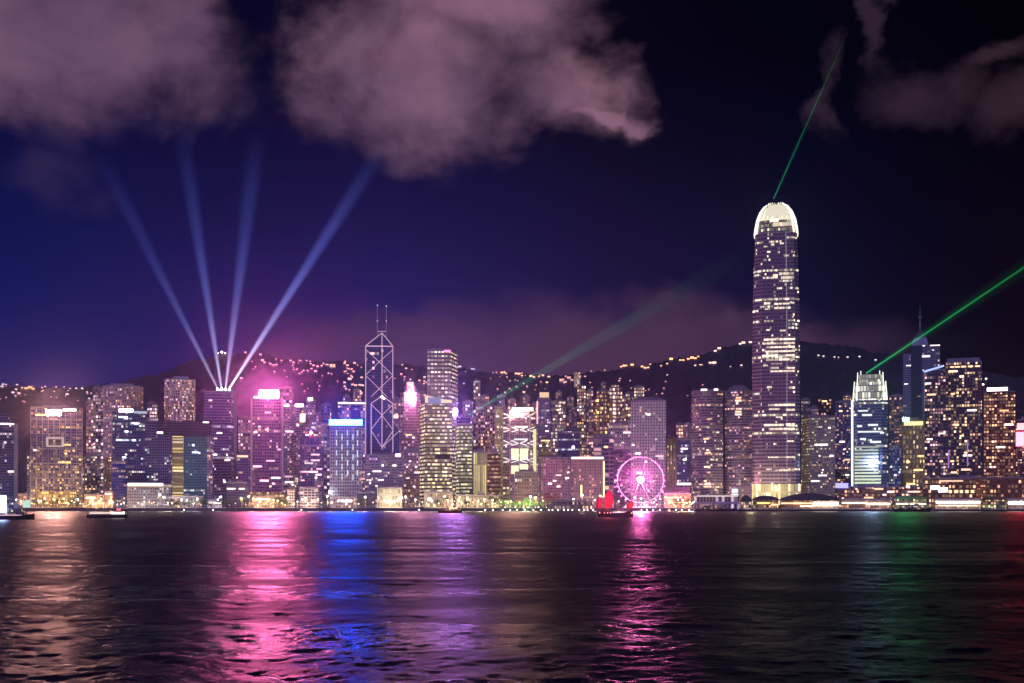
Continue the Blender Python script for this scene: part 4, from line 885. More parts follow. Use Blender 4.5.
# ------------------------------------------------------------------ big wheel
WD = 1672.0
wc = P(640.5, 480, WD); R = 23 * WD / F; al = math.atan((640.5 - 512) / F)
wheel = thing('ferris_wheel', 'pink lit big wheel with a dazzling hub light on the promenade', 'ferris wheel', (wc.x, wc.y, G), -al)
hz0 = wc.z - G
WL = glow((1, .20, .45), .30); WL2 = glow((1, .35, .62), .08)
for dy in (-2.2, 2.2):
    m2 = MB()
    for i in range(56):
        t0, t1 = 2 * math.pi * i / 56, 2 * math.pi * (i + 1) / 56
        m2.tube((R * math.cos(t0), dy, hz0 + R * math.sin(t0)), (R * math.cos(t1), dy, hz0 + R * math.sin(t1)), .55)
    m2.build('rim', WL, wheel)
for i in range(28):
    t = 2 * math.pi * i / 28; c, s = math.cos(t), math.sin(t)
    MB().tube((2 * c, -2.4 if i % 2 else 2.4, hz0 + 2 * s), (R * c, 0, hz0 + R * s), .20, .16).build('spoke', WL2, wheel)
    gd = MB().ball((R * 1.06 * c, 0, hz0 + R * 1.06 * s - 1.2), 1.25, 8, 6, 0, 1.15).build('gondola', plain('gondola_glass', (.5, .4, .5), .2), wheel)
    MB().ball((R * 1.06 * c, -1.2, hz0 + R * 1.06 * s - 1.0), .5, 6, 4).build('gondola_lamp', glow((1, .6, .85), 1.6), gd)
hub = MB().tube((0, -4, hz0), (0, 4, hz0), 1.8, 1.8, 12).build('hub', WHITEP, wheel)
MB().ball((0, -7.0, hz0), 3.8, 16, 10).build('hub_lamp', glow((1, .15, .50), 3400, True), hub)
MB().tube((0, -6.4, hz0), (0, -3.6, hz0), 4.6, 4.6, 16).build('hub_shield', DARK, hub)  # added drum keeps the hub lamp's light off the towers behind
for sx_ in (-1, 1):
    for dy in (-5, 5):
        MB().tube((sx_ * 15, dy * 1.5, 0), (0, dy * .7, hz0), .9, .6).build('leg', plain('wheel_steel', (.16, .07, .09)), wheel)
MB().box(-22, 22, -9, 9, 0, 2.6).build('platform', plain('platform', (.45, .30, .38)), wheel)
m2 = MB()
for i in range(12): m2.box(-21 + i * 3.6, -19 + i * 3.6, -9.4, -9.05, .8, 2.0)
m2.build('platform_light', glow((1, .7, .85), 2.0), wheel)

# ------------------------------------------------------------------ piers and low waterfront halls
def pier(label, x0, x1, ytop, yroof, mat, d=1638, roof='flat', canopy=None, group=None, name='ferry_pier', depth=60):
    L = Lot(x0, x1, d); r = thing(name, label, 'pier', (L.loc[0], L.loc[1], 0), L.rz); z = lambda py: Z(py, d); w = L.w / 2
    MB().box(-w, w, -6, depth, 1.6, 3.0).build('deck', CONC, r)
    m2 = MB(); n_ = int(w / 3)
    for i in range(n_ + 1): m2.tube((-w + .6 + i * (2 * w - 1.2) / n_, -5, -1.5), (-w + .6 + i * (2 * w - 1.2) / n_, -5, 1.6), .45)
    m2.build('pile_row', CONC, r)
    MB().prism([(-w + 1, 0), (w - 1, 0), (w - 1, depth), (-w + 1, depth)], 3.0, z(yroof)).build('hall', [mat, ROOF], r)
    if roof == 'arch':
        m2 = MB(); hh = z(ytop) - z(yroof); pts = [(-w * 1.02 + 2.04 * w * i / 18, z(yroof) + hh * math.sin(math.pi * i / 18) ** .7) for i in range(19)]
        for (a, za), (b, zb) in zip(pts, pts[1:]):
            m2.face([(a, -5, za), (b, -5, zb), (b, depth, zb), (a, depth, za)]); m2.face([(a, -5, z(yroof) - .8), (b, -5, z(yroof) - .8), (b, -5, zb), (a, -5, za)])
        m2.build('arched_roof', plain('dark_roof', (.06, .05, .08), .5), r)
    elif roof == 'hip':
        m2 = MB(); m2.prism([(-w - 1, -4), (w + 1, -4), (w + 1, depth), (-w - 1, depth)], z(yroof), z(ytop), top=[(-w * .7, 14), (w * .7, 14), (w * .7, depth - 14), (-w * .7, depth - 14)], cap=0); m2.build('hipped_roof', plain('dark_roof', (.06, .05, .08), .5), r)
    else:
        MB().box(-w - 1, w + 1, -4, depth, z(yroof), z(ytop)).build('roof_slab', PALE, r)
    for (a, b, ya, yb_, col, s_) in (canopy or ()):
        MB().box(L.lx(a), L.lx(b), -4.9, -4.2, z(yb_), z(ya)).build('light_strip', glow(col, s_, s_ > 5), r)
    return r, L
lit = lambda A, S=1.2, l=.6, fh=4.2, bw=3.4, wall=(.3, .24, .24), **kw: facade(wall=wall, glass=(.08, .06, .06), lit=l, runp=.15, A=A, B=WARM, S=S, fh=fh, bw=bw, mu=.14, v0=.12, v1=.85, dim=(.03, .02, .03), **kw)
r, L = pier('white pier hall with lit pillars and a bright square clock block', 693, 740, 495, 496.2, lit(MAUVE, .8, .5, 11, 4.0, (.5, .46, .52)), canopy=[(697, 738, 495.6, 496.6, WHITE, .9)])
MB().box(L.lx(731), L.lx(738.5), 2, 16, 3, Z(487.5, 1638)).build('clock_block', plain('lit_white', (.7, .68, .66), .6), r)
for a, b, ya, yb_ in ((732, 737.5, 489, 492.5), (731.5, 738, 494, 498)):
    MB().box(L.lx(a), L.lx(b), 1.2, 1.9, Z(yb_, 1638), Z(ya, 1638)).build('light_panel', glow((.95, 1, .88), 1.5), r)
pier('small pier hall under a dark rounded roof next to the clock block', 740, 752, 495, 501, lit(WHITE, 1.0, .5), roof='arch')
pier('pier hall with a low dark arch roof before the tallest skyscraper', 752, 779, 495.5, 499.5, lit(GOLD, 1.2, .55), roof='arch', canopy=[(757, 770, 502.4, 503.8, GOLD, 2.2), (771, 778, 504, 505.4, WARM, 2)])
pier('longest pier hall with a broad dark arch roof and a blazing white end', 779, 840, 493, 500, lit(WARM, 1.3, .6), roof='arch', canopy=[(781, 812, 502.6, 504, WARM, 2.2), (813, 838, 502.2, 505.8, (1, .86, .66), 7), (800, 812, 505.5, 506.8, (1, .7, .45), 3)])
pier('reddish pier hall behind the dark moored ferry', 840, 892, 498.5, 500.5, lit((1, .5, .3), 1.3, .6), canopy=[(842, 868, 502.2, 503.6, (1, .72, .5), 3.2), (866, 890, 503, 504.8, (1, .85, .65), 4.2)])
pier('pier hall in the green light beside the dark moored ferry', 893, 930, 496.5, 499, lit(LIME, .9, .4, wall=(.2, .24, .18)), roof='hip', canopy=[(896, 926, 503.2, 504.6, (1, .8, .5), 2.6)])
pier('long low pier hall with an unbroken white light strip', 934, 981, 498.5, 500.5, lit(WARM, 1.1, .5), canopy=[(936, 980, 501.3, 503.2, (1, .86, .70), 6.5), (938, 978, 505, 506.2, (1, .70, .46), 2.2)])
pier('greenish two storey pier pavilion between two white lit piers', 981.5, 1007, 496.5, 500, lit(LIME, .9, .5, wall=(.22, .24, .16)), roof='hip')
pier('pier hall with a white strip cut by the right edge', 1007.5, 1040, 498.5, 500.5, lit(WARM, 1.1, .5), canopy=[(1008, 1040, 501.8, 504.2, (1, .85, .66), 6)])
pier('low colonnade pier with a row of small white lights left of the red sailed boat', 546, 594, 500.5, 501.6, lit(WHITE, 1.0, .4, 8, 2.6), d=1645, depth=20)
def hall(label, x0, x1, yt, d, mat, **kw):
    return tower('low_building', label, x0, x1, yt, d, mat, D=14, cat='low building', roof='none', **kw)
hall('golden lit low hall between the gold footed tower and the pink hotel', 84, 104, 495.5, 1682, lit(GOLD, 1.5, .7), signs=[(86, 96, 497, 498.4, (1, .75, .4), 3, 'light_strip')])
hall('orange lit low hall below the pink hotel', 104.5, 113, 492, 1684, lit((1, .6, .35), 1.5, .7), signs=[(105, 112, 493, 495, (1, .6, .45), 1.6, 'light_strip')])
hall('pale reddish block behind the moored ferry at the left', 18, 31, 494.5, 1690, lit((1, .45, .4), 1.2, .5, wall=(.4, .24, .26)))
hall('low hall with white shop lights under the gate shaped complex', 172, 203, 497, 1684, lit(WHITE, 1.2, .35))
hall('small white roofed tent by the searchlight tower', 208, 222, 500.5, 1676, plain('tent_white', (.75, .72, .74), .8), signs=[(209, 221, 502.5, 503.6, WHITE, 2, 'light_strip')])
hall('gold lit restaurant hall at the foot of the pink sign tower', 254, 274, 497, 1680, lit(GOLD, 1.7, .75), signs=[(256, 270, 498.5, 500, (1, .68, .3), 4, 'light_strip')])
hall('low hall with white panels under the cyan topped tower', 333, 362, 497.5, 1684, lit(WHITE, 1.1, .4), signs=[(341, 352, 500, 502, (.80, .90, 1), 3.5, 'light_panel')])
hall('pale greenish lit hall at the foot of the gridded block', 377, 402, 488, 1684, facade(wall=(.5, .5, .4), glass=(.2, .2, .15), lit=.8, runp=.3, A=LIME, B=WHITE, S=.7, fh=9, bw=4, dim=(.16, .16, .10)))
hall('dark low block left of the pale greenish hall', 357, 375, 493, 1686, plain('dark_block', (.06, .06, .12)))
hall('gold lit hall at the foot of the gold banded tower', 424, 453, 492.5, 1686, facade(wall=(.5, .42, .3), glass=(.2, .17, .1), lit=.75, runp=.3, A=GOLD, B=WHITE, S=1.0, fh=7, bw=4, dim=(.16, .12, .05)), signs=[(428, 431, 498, 500.5, (1, .9, .6), 8, 'flood_lamp')])
hall('lit low hall under the lime and yellow towers', 456, 500, 496, 1686, lit(LIME, 1.1, .6, wall=(.4, .38, .3)))
hall('warm tent like hall right of the big wheel', 664, 691, 494, 1680, lit(ORANGE, 1.5, .7, wall=(.4, .25, .15)), signs=[(666, 678, 497, 498.2, (1, .62, .3), 3, 'light_strip'), (668, 688, 502, 503, GOLD, 3, 'light_strip')])
hall('flat mauve block behind the warm tent hall', 664, 690, 488, 1720, plain('mauve_block', (.4, .28, .32)))
hall('lit pale hall between the twin banded towers and tallest skyscraper', 729, 752, 486, 1730, facade(wall=(.6, .58, .4), glass=(.2, .2, .15), lit=.4, A=LIME, B=WHITE, S=.8, dim=(.12, .12, .06)))

# ------------------------------------------------------------------ street lamps, seawall lamps, trees
def lamp_proto(name, label, cat, group, col, s_, hgt, rad, light=0):
    t = thing(name, label, cat, (0, 0, 0), 0, group)
    MB().tube((0, 0, 0), (0, 0, hgt), .14, .09).build('pole', STEEL, t)
    MB().tube((0, 0, hgt), (0, -1.4, hgt + .5), .09, .07).build('arm', STEEL, t)
    MB().ball((0, -1.4, hgt + .2), rad, 6, 4, 0, .8).build('lamp_head', glow(col, s_, True), t)
    if light:
        ld = bpy.data.lights.new('lamp_light', 'POINT'); ld.energy = light; ld.color = col; ld.shadow_soft_size = .6
        o = bpy.data.objects.new('lamp_light', ld); C.objects.link(o); o.parent = t; o.location = (0, -1.6, hgt - .9)
    return t
def copy_tree(o, parent=None):
    c = o.copy(); C.objects.link(c)
    if parent: c.parent = parent
    for ch in o.children: copy_tree(ch, c)
    return c
GL = 'street lamps along the waterfront'
protos = {
 'warm': lamp_proto('street_lamp', 'warm white street lamp standing on the waterfront promenade', 'street lamp', GL, (1, .66, .36), 26, 8, .62, 8000),
 'gold': lamp_proto('street_lamp', 'amber street lamp standing on the waterfront promenade', 'street lamp', GL, (1, .50, .20), 24, 7, .60, 9000),
 'white': lamp_proto('street_lamp', 'cool white street lamp standing on the waterfront promenade', 'street lamp', GL, (.95, .92, 1), 26, 9, .60, 6000),
 'lime': lamp_proto('street_lamp', 'greenish white tall lamp standing among the green lit trees', 'street lamp', GL, (.80, 1, .55), 30, 12, .75, 14000),
 'dimwarm': lamp_proto('street_lamp', 'small warm lamp low on the waterfront promenade', 'street lamp', GL, (1, .55, .25), 9, 4.5, .42),
 'dimwhite': lamp_proto('street_lamp', 'small pale lamp low on the waterfront promenade', 'street lamp', GL, (1, .85, .72), 8, 5.5, .40),
 'pink': lamp_proto('street_lamp', 'pinkish street lamp standing near the big wheel', 'street lamp', GL, (1, .42, .55), 24, 7, .55, 6000)}
used = set()
def put(kind, px, d, sc=1.0):
    o = protos[kind] if kind not in used else copy_tree(protos[kind]); used.add(kind)
    o.location = (X(px, d), d, G); o.scale = (sc, sc, sc)
rg = random.Random(11)
spans = [(14, 36, 'gold', 6), (36, 82, 'gold', 5.2), (82, 114, 'gold', 3.2), (114, 130, 'warm', 6), (130, 172, 'warm', 5), (172, 226, 'white', 7), (226, 252, 'warm', 6), (252, 288, 'gold', 4.2), (288, 330, 'warm', 6.5),
         (330, 378, 'white', 8), (378, 422, 'warm', 7), (422, 470, 'warm', 6), (470, 514, 'warm', 5), (514, 562, 'lime', 9), (562, 604, 'warm', 6), (604, 668, 'pink', 7), (668, 694, 'gold', 4.5)]
for a, b, kd, stp in spans:
    x = a + rg.uniform(0, stp)
    while x < b:
        kk = kd if rg.random() < .42 else rg.choice(['dimwarm', 'dimwhite', 'dimwarm', 'dimwhite', 'warm', 'gold', 'white'])
        put(kk, x, rg.choice([1656, 1662, 1670]), rg.choice([.6, .8, 1.0, 1.2, 1.5, 1.9]) * rg.uniform(.85, 1.15)); x += stp * rg.uniform(.40, 1.05)
def put_seawall():
    t0 = None
    for px in list(range(486, 548, 8)) + list(range(548, 596, 5)) + list(range(640, 692, 7)) + [184, 214, 300, 352, 420]:
        if t0 is None:
            t0 = thing('seawall_lamp', 'small white lamp low on the sea wall at the waterline', 'wall lamp', (0, 0, 0), 0, 'lamps low on the sea wall')
            MB().box(-.5, .5, -.5, 0, -.3, .3).build('housing', DARK, t0); MB().ball((0, -.8, 0), .55, 6, 4).build('lamp', glow((1, .84, .74), 14, True), t0)
            o = t0
        else: o = copy_tree(t0)
        dd = 1649.4 if not (546 <= px <= 594) else 1638.4
        o.location = (X(px + rg.uniform(-1.5, 1.5), dd), dd, 1.4)
put_seawall()
def tree_proto(name, label, group, leaf, hgt, wid, seed):
    q = random.Random(seed); t = thing(name, label, 'tree', (0, 0, 0), 0, group)
    m2 = MB().tube((0, 0, 0), (.2, 0, hgt * .5), .34, .2)
    for i in range(5):
        a = q.uniform(0, 6.28); m2.tube((.15, 0, hgt * q.uniform(.3, .45)), (math.cos(a) * wid * .3, math.sin(a) * wid * .3, hgt * q.uniform(.6, .85)), .14, .05)
    m2.build('trunk', BARK, t)
    m2 = MB(); lumps = [(q.uniform(-.32, .32) * wid, q.uniform(-.32, .32) * wid, hgt * q.uniform(.45, .85), wid * q.uniform(.16, .28)) for _ in range(9)]
    for _ in range(520):
        cx, cyy, cz, rr = q.choice(lumps); v = Vector((q.gauss(0, 1), q.gauss(0, 1), q.gauss(0, .8))).normalized() * rr * q.uniform(.5, 1.1)
        p = Vector((cx, cyy, cz)) + v; a = Vector((q.gauss(0, 1), q.gauss(0, 1), q.gauss(0, 1))).normalized(); b = a.orthogonal().normalized(); c = a.cross(b); s_ = q.uniform(.28, .62)
        m2.face([p + b * s_, p + c * s_ * .6, p - b * s_, p - c * s_ * .6])
    m2.build('crown', leaf, t); return t
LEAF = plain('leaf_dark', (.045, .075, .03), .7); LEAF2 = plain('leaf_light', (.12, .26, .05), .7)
tp = [tree_proto('tree', 'dark leafy tree on the waterfront promenade', 'trees along the waterfront', LEAF, 13, 13, 1), tree_proto('tree', 'dark leafy tree on the waterfront promenade', 'trees along the waterfront', LEAF, 10, 11, 2)]
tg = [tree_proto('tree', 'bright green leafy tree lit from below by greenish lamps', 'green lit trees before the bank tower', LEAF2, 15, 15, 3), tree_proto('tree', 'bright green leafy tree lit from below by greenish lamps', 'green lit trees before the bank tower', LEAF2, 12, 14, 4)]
ut = set()
def put_tree(pr, px, d, sc):
    o = pr if pr not in ut else copy_tree(pr); ut.add(pr)
    o.location = (X(px, d), d, G); o.rotation_euler.z = rg.uniform(0, 6.28); o.scale = (sc, sc, sc * rg.uniform(.9, 1.1))
for px in [36, 44, 53, 62, 71, 79, 170, 177, 185, 191, 198, 204, 211, 218, 224, 231, 240, 278, 283, 288, 326, 360, 366, 409, 418, 437, 447, 468, 482, 493, 565, 573, 584, 592, 676, 684, 690]:
    put_tree(rg.choice(tp), px + rg.uniform(-2, 2), rg.uniform(1672, 1680), rg.uniform(.7, 1.25))
for px in [504, 511, 517, 524, 530, 536, 543, 550, 557, 563]:
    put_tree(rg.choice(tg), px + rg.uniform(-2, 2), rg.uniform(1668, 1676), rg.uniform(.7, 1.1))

fl0 = None
for i, px in enumerate((506, 514, 522, 530, 538, 546, 554, 562)):
    if i == 0:
        fl0 = thing('flood_lamp', 'low green garden flood lamp shining up into the green lit trees', 'flood lamp', (0, 0, 0), 0, 'flood lamps under the green lit trees')
        MB().box(-.5, .5, -.4, .4, 0, .8).build('housing', DARK, fl0); MB().ball((0, .2, 1.0), .4, 6, 4).build('lamp', glow((.65, 1, .35), 12, True), fl0)
        ld = bpy.data.lights.new('flood_light', 'POINT'); ld.energy = 14000; ld.color = (.62, 1, .32); ld.shadow_soft_size = .5
        o = bpy.data.objects.new('flood_light', ld); C.objects.link(o); o.parent = fl0; o.location = (0, 0, 1.8); o = fl0
    else: o = copy_tree(fl0)
    o.location = (X(px + rg.uniform(-2, 2), 1660), 1660, G)
# ------------------------------------------------------------------ boats
def hull(mb, Ln, Wd, z0, z1, sheer=.5, bow=.25):
    st = []
    for i in range(13):
        t = i / 12; x = -Ln / 2 + Ln * t
        w_ = Wd / 2 * (1 - max(0, (t - (1 - bow)) / bow) ** 1.8 * .96) * (1 - max(0, (.12 - t) / .12) * .25)
        zt = z1 + sheer * (2 * t - 1) ** 2 * (1.6 if t > .5 else .9)
        st.append([(x, -w_, zt), (x, -w_ * .72, z0), (x, w_ * .72, z0), (x, w_, zt)])
    for a, b in zip(st, st[1:]):
        for j in range(3): mb.face([a[j + 1], b[j + 1], b[j], a[j]])
        mb.face([a[3], b[3], b[0], a[0]])
    mb.face(st[0][::-1]); mb.face(st[-1]); return mb
# red sailed junk
jd = 1000; jx = X(615, jd)
J = thing('sailing_junk', 'wooden junk with glowing red battened sails out on the water', 'boat', (jx, jd, 0), math.radians(2))
jz = lambda py: Z(py, jd); jl = lambda px: (px - 615) * jd / F
hull(MB(), 29, 7, -.6, 3.0, 1.9).build('hull', plain('junk_wood', (.06, .03, .025), .6), J)
MB().box(-11.5, -4.5, -2.4, 2.4, 3.0, 6.2).build('cabin', plain('junk_wood', (.06, .03, .025), .6), J)
MB().box(-2.5, 9, -2.2, 2.2, 5.0, 5.3).build('awning', plain('awning', (.30, .2, .2)), J)
MB().box(-2, 8.5, -2.45, -2.25, 3.5, 4.2).build('cabin_light', glow((1, .78, .78), 1.3), J)
SAIL = plain('red_sail', (.60, .02, .09), .8, 0, .3, .5)
def sail(cx, zb, zt, wd, rake, lean):
    m2 = MB(); nn = 7
    for i in range(nn):
        t0, t1 = i / nn, (i + 1) / nn
        def row(t): 
            ww = wd * (.75 + .45 * math.sin(math.pi * min(1, t * .9 + .1))) * (1 - .45 * t ** 3); c_ = cx + rake * t
            return [(c_ - ww * .38, -.15, zb + (zt - zb) * t), (c_ + ww * .12, -.75, zb + (zt - zb) * (t + .02)), (c_ + ww * .62, -.2, zb + (zt - zb) * (t + lean))]
        a, b = row(t0), row(t1)
        for j in range(2): m2.face([a[j], a[j + 1], b[j + 1], b[j]])
        m2.tube(Vector(a[0]) + Vector((0, -.2, 0)), Vector(a[2]) + Vector((0, -.2, 0)), .16, mi=1)
    s_ = m2.build('sail', [SAIL, plain('batten', (.08, .02, .02))], J); return s_
for (px, y0, y1, wd) in ((598, 509, 497.5, 4.2), (607.5, 508.5, 491.5, 6.6), (629, 509, 501, 4.6)):
    MB().tube((jl(px), 0, 2.8), (jl(px), 0, jz(y1) + 1.5), .22, .1).build('mast', BARK, J)
    sail(jl(px), jz(y0), jz(y1), wd, .8, .07)
for (px, py, col, e) in ((607, 507, (1, .30, .08), 5200), (610, 498, (1, .10, .18), 6500), (599, 503, (1, .25, .15), 2600), (631, 506, (1, .42, .06), 3600), (604, 494, (1, .08, .16), 3800)):
    ld = bpy.data.lights.new('sail_lamp', 'POINT'); ld.energy = e * .30; ld.color = col; ld.shadow_soft_size = .4
    o = bpy.data.objects.new('sail_lamp', ld); C.objects.link(o); o.parent = J; o.location = (jl(px), -4.2, jz(py))
    MB().ball((jl(px), -4.2 if py > 503 else -3.9, 3.4), .22, 6, 4).build('lamp', glow(col, 20), J)
# ferry with screen at the left edge
def ferry(label, px, d, Ln, dark=True, rz=0.0):
    t = thing('ferry', label, 'boat', (X(px, d), d, 0), rz)
    hull(MB(), Ln, Ln * .22, -.5, 2.8, 1.0).build('hull', HULL, t)
    MB().box(-Ln * .36, Ln * .30, -Ln * .085, Ln * .085, 2.8, 5.4).build('main_deck', facade(wall=(.12, .11, .14), lit=.25, A=WARM, S=1.1, fh=2.6, bw=1.8, dim=(.01, .01, .02)), t)
    MB().box(-Ln * .30, Ln * .22, -Ln * .075, Ln * .075, 5.5, 7.8).build('upper_deck', facade(wall=(.16, .15, .18), lit=.2, A=WARM, S=1.0, fh=2.4, bw=1.8, dim=(.01, .01, .02)), t)
    MB().box(Ln * .06, Ln * .18, -Ln * .05, Ln * .05, 7.9, 10.2).build('wheelhouse', plain('boat_white', (.5, .5, .52)), t)
    MB().tube((-Ln * .08, 0, 7.8), (-Ln * .08, 0, 11), .9, .8, 10).build('funnel', DARK, t)
    MB().tube((Ln * .11, 0, 10.2), (Ln * .11, 0, 13.5), .12, .06).build('mast', STEEL, t)
    MB().box(-Ln * .34, Ln * .30, -Ln * .088, Ln * .088, 5.4, 5.5).build('deck_edge', plain('boat_white', (.5, .5, .52)), t)
    return t
fl = ferry('dark ferry at the left edge carrying a glaring bluish white screen', 12, 833, 30)
fx = lambda px: (px - 12) * 833 / F
MB().box(fx(-9), fx(8), -3.6, -3.2, 5.0, Z(495.5, 833)).build('screen', glow((.40, .50, 1), 14, True), fl)
MB().box(fx(24.5), fx(32), -3.1, -2.7, Z(507.5, 833), Z(500.5, 833)).build('screen', glow((.66, 1, .78), .75), fl)
MB().box(fx(-2), fx(24), -3.0, -2.8, 3.0, 3.5).build('deck_light', glow((1, .62, .78), .8), fl)
MB().tube((fx(24), -2.9, 2.8), (fx(24), -2.9, Z(500.5, 833)), .15).build('screen_post', STEEL, fl)
ferry('dark ferry moored before the green lit pier hall', 912, 1560, 44, rz=math.radians(-17))
ferry('dim ferry moored at the pier with the square clock block', 716, 1600, 52, rz=math.radians(-8))
# tour boat
td = 905; T = thing('tour_boat', 'low tour boat with a long bright white awning light', 'boat', (X(108, td), td, 0), 0.05); tx = lambda px: (px - 108) * td / F
hull(MB(), 29, 6, -.5, 2.0, .7).build('hull', HULL, T)
MB().box(-12, 12, -2.4, 2.4, 2.0, 3.0).build('cabin', plain('boat_dark', (.07, .06, .08)), T)
MB().box(-13, 12.5, -2.6, 2.6, 4.6, 4.9).build('awning', WHITEP, T)
for x in (-12, -6, 0, 6, 12): MB().tube((x, -2.4, 2.5), (x, -2.4, 4.6), .1).build('awning_post', STEEL, T)
MB().box(-12.6, 3, -2.75, -2.62, 3.5, 4.5).build('awning_light', glow((1, .78, .62), 1.1), T); MB().box(3, 12.5, -2.75, -2.62, 3.3, 4.7).build('awning_light', glow((1, .92, .82), 2.4), T)
MB().box(6, 10, -1.5, 1.5, 4.9, 7.6).build('wheelhouse', plain('boat_red', (.3, .05, .05)), T); MB().box(6.5, 9.5, -1.75, -1.55, 5.6, 7.4).build('cabin_light', glow((1, .2, .22), .9), T)
MB().tube((8, 0, 7.6), (8, 0, 12), .1).build('mast', STEEL, T)
# little lit boat
sd = 1340; B = thing('motor_boat', 'small orange lit motor boat before the gold banded tower', 'boat', (X(450, sd), sd, 0), 0.0)
hull(MB(), 26, 6, -.5, 2.0, .8).build('hull', plain('boat_maroon', (.14, .03, .03), .5), B)
MB().box(-8, 11, -2.4, 2.4, 2.0, 4.6).build('cabin', facade(wall=(.3, .14, .08), lit=.9, A=(1, .52, .25), B=(1, .6, .4), S=1.5, fh=2.6, bw=1.8, dim=(.2, .08, .03)), B)
MB().box(-9, 12, -2.8, 2.8, 4.6, 4.9).build('roof', plain('boat_roof', (.3, .14, .1)), B); MB().box(-1, 8, -2.9, -2.82, 4.9, 6.0).build('roof_light', glow((1, .55, .3), 2.4), B)
MB().tube((9, 0, 4.9), (9, 0, 9), .1).build('mast', STEEL, B)

# ------------------------------------------------------------------ houses and lamps on the hillside
def house_proto(label, group, col, s_, w_, h_):
    t = thing('hillside_house', label, 'house', (0, 0, 0), 0, group)
    MB().prism([(-w_, 0), (w_, 0), (w_, 8), (-w_, 8)], -8, h_, cap=0).build('wall', plain('house_wall', (.25, .2, .2)), t)
    MB().prism([(-w_ - .6, -.6), (w_ + .6, -.6), (w_ + .6, 8.6), (-w_ - .6, 8.6)], h_, h_ + 2, top=[(-w_ * .6, 4), (w_ * .6, 4), (w_ * .6, 4.5), (-w_ * .6, 4.5)], cap=0).build('roof', ROOF, t)
    m2 = MB(); k_n = max(1, int(w_ / 1.8))
    for i in range(k_n):
        a = -w_ + .5 + i * (2 * w_ - 1) / k_n; m2.box(a, a + (2 * w_ - 1) / k_n - .5, -.3, -.05, .8, h_ - .6)
    m2.build('window', glow(col, s_ * 1.1), t); return t
hp = {}
def houses(label, group, spots, col, s_=1.6, w_=3.6, h_=4.5):
    pr = house_proto(label, group, col, s_, w_, h_)
    for i, (px, py, sc) in enumerate(spots):
        o = pr if i == 0 else copy_tree(pr); py = max(py, ridge(px) + .8); d = on_hill(px, py + 1)
        o.location = (X(px, d), d - 6, min(Z(py, d), terrain(px, d) + 1)); o.scale = (sc * 1.05, sc * 1.05, sc * 1.05); o.rotation_euler.z = -math.atan((px - 512) / F)
q = random.Random(3)
def cloud_of(x0, x1, y0, y1, k, s0=.5, s1=1.2): return [(q.uniform(x0, x1), q.uniform(y0, y1), q.uniform(s0, s1)) for _ in range(k)]
houses('tiny white lit house on the far left hillside', 'lit houses on the left hillside', [(4, 381, 1), (3, 387, 1.1), (7, 384, .7), (18, 385, .9), (17, 390, .9), (14, 393, 1.1), (20, 394, 1.1), (23, 388, .8), (43, 388, .7), (46, 387, .7), (44, 391, .7), (55, 392, .8), (57, 387, .7), (68, 395, 1.2), (71, 389, .7), (77, 389, .9), (83, 389, .9), (88, 392, .6), (90, 399, .8), (65, 387, .6)] + cloud_of(0, 110, 386, 402, 16, .4, .7), (1, .72, .82), 1.5)
houses('amber lit house on the left hillside', 'amber lit houses on the left hillside', [(27, 389, 1.2), (31, 388.5, 1.5), (34, 389.5, 1.1)], (1, .52, .22), 2.2)
houses('small pinkish lit house on the hillside above the pink sign', 'lit houses above the pink sign', [(261, 355, 1), (263, 361.5, 1.2), (265, 363, .9), (271, 364.5, .8), (274, 366, .9), (277, 365, .9), (282, 361, .8), (291, 361, .9), (294, 363, .9), (300, 361, .7), (304, 371, .7), (308, 371, .7), (312, 369, .8), (314, 366, .9), (316, 372, 1.1), (318, 367, .9), (322, 366, .8), (328, 365, .8), (246, 352, .9), (242, 379, 1), (256, 367, .6), (285, 371, .6), (297, 370, .6), (302, 373, .6)] + cloud_of(250, 335, 358, 376, 22, .35, .7) + cloud_of(286, 340, 376, 398, 10, .35, .6), (1, .46, .52), 2.2)
houses('domed looking orange lit villa on the hillside left of the prism tower', 'orange lit villa', [(333, 367.5, 2.2)], (1, .50, .20), 1.6)
houses('small warm lit house on the hillside beside the prism tower', 'lit houses beside the prism tower', [(345, 364, .9), (348, 366, .9), (355, 363.5, 1), (352, 370, .8), (354, 372, .8), (350, 380, 1.4), (352, 378, 1), (345, 383, .9), (356, 386, 1), (353, 385, .9), (360, 385.5, .9), (363, 386, 1), (361, 394, 1.3), (362, 378, .9), (345, 387, .8)] + cloud_of(342, 365, 362, 396, 14, .4, .8) + cloud_of(395, 428, 364, 384, 14, .4, .9), (1, .50, .34), 2.2)
houses('small lit house on the slope right of the tall white dotted tower', 'lit houses right of the white dotted tower', [(460, 365, 1.2), (472, 362, .8), (474, 364, .8), (464, 384, .7), (466, 372, .5), (476, 398, .7)], (.9, .75, 1), 1.2)
houses('warm lit house on the hill crest above the truss fronted bank', 'lit houses above the bank tower', [(502, 373.5, 1.1), (504, 373, 1.1), (506, 374, .8), (516, 374, 1), (519, 374.5, 1.2), (522, 376, .8), (531, 377, 1.2), (534, 377.5, .9), (543, 376, 1), (549, 377, .9), (547, 383, 1), (539, 377, .7), (510, 381, .6), (524, 393, 1), (527, 387, .6)] + cloud_of(500, 556, 376, 392, 10, .35, .6), (1, .50, .26), 2.4)
houses('wide rosy lit house on the crest left of the tallest apartment tower', 'rosy lit houses on the crest', [(562, 382, 2.0), (565, 383, 1.4), (569, 379, 1.6), (572, 381, 1.2), (566, 377, 1.0), (579, 378, 1.6), (585, 377, .9), (590, 383, .7)], (1, .48, .42), 1.1)
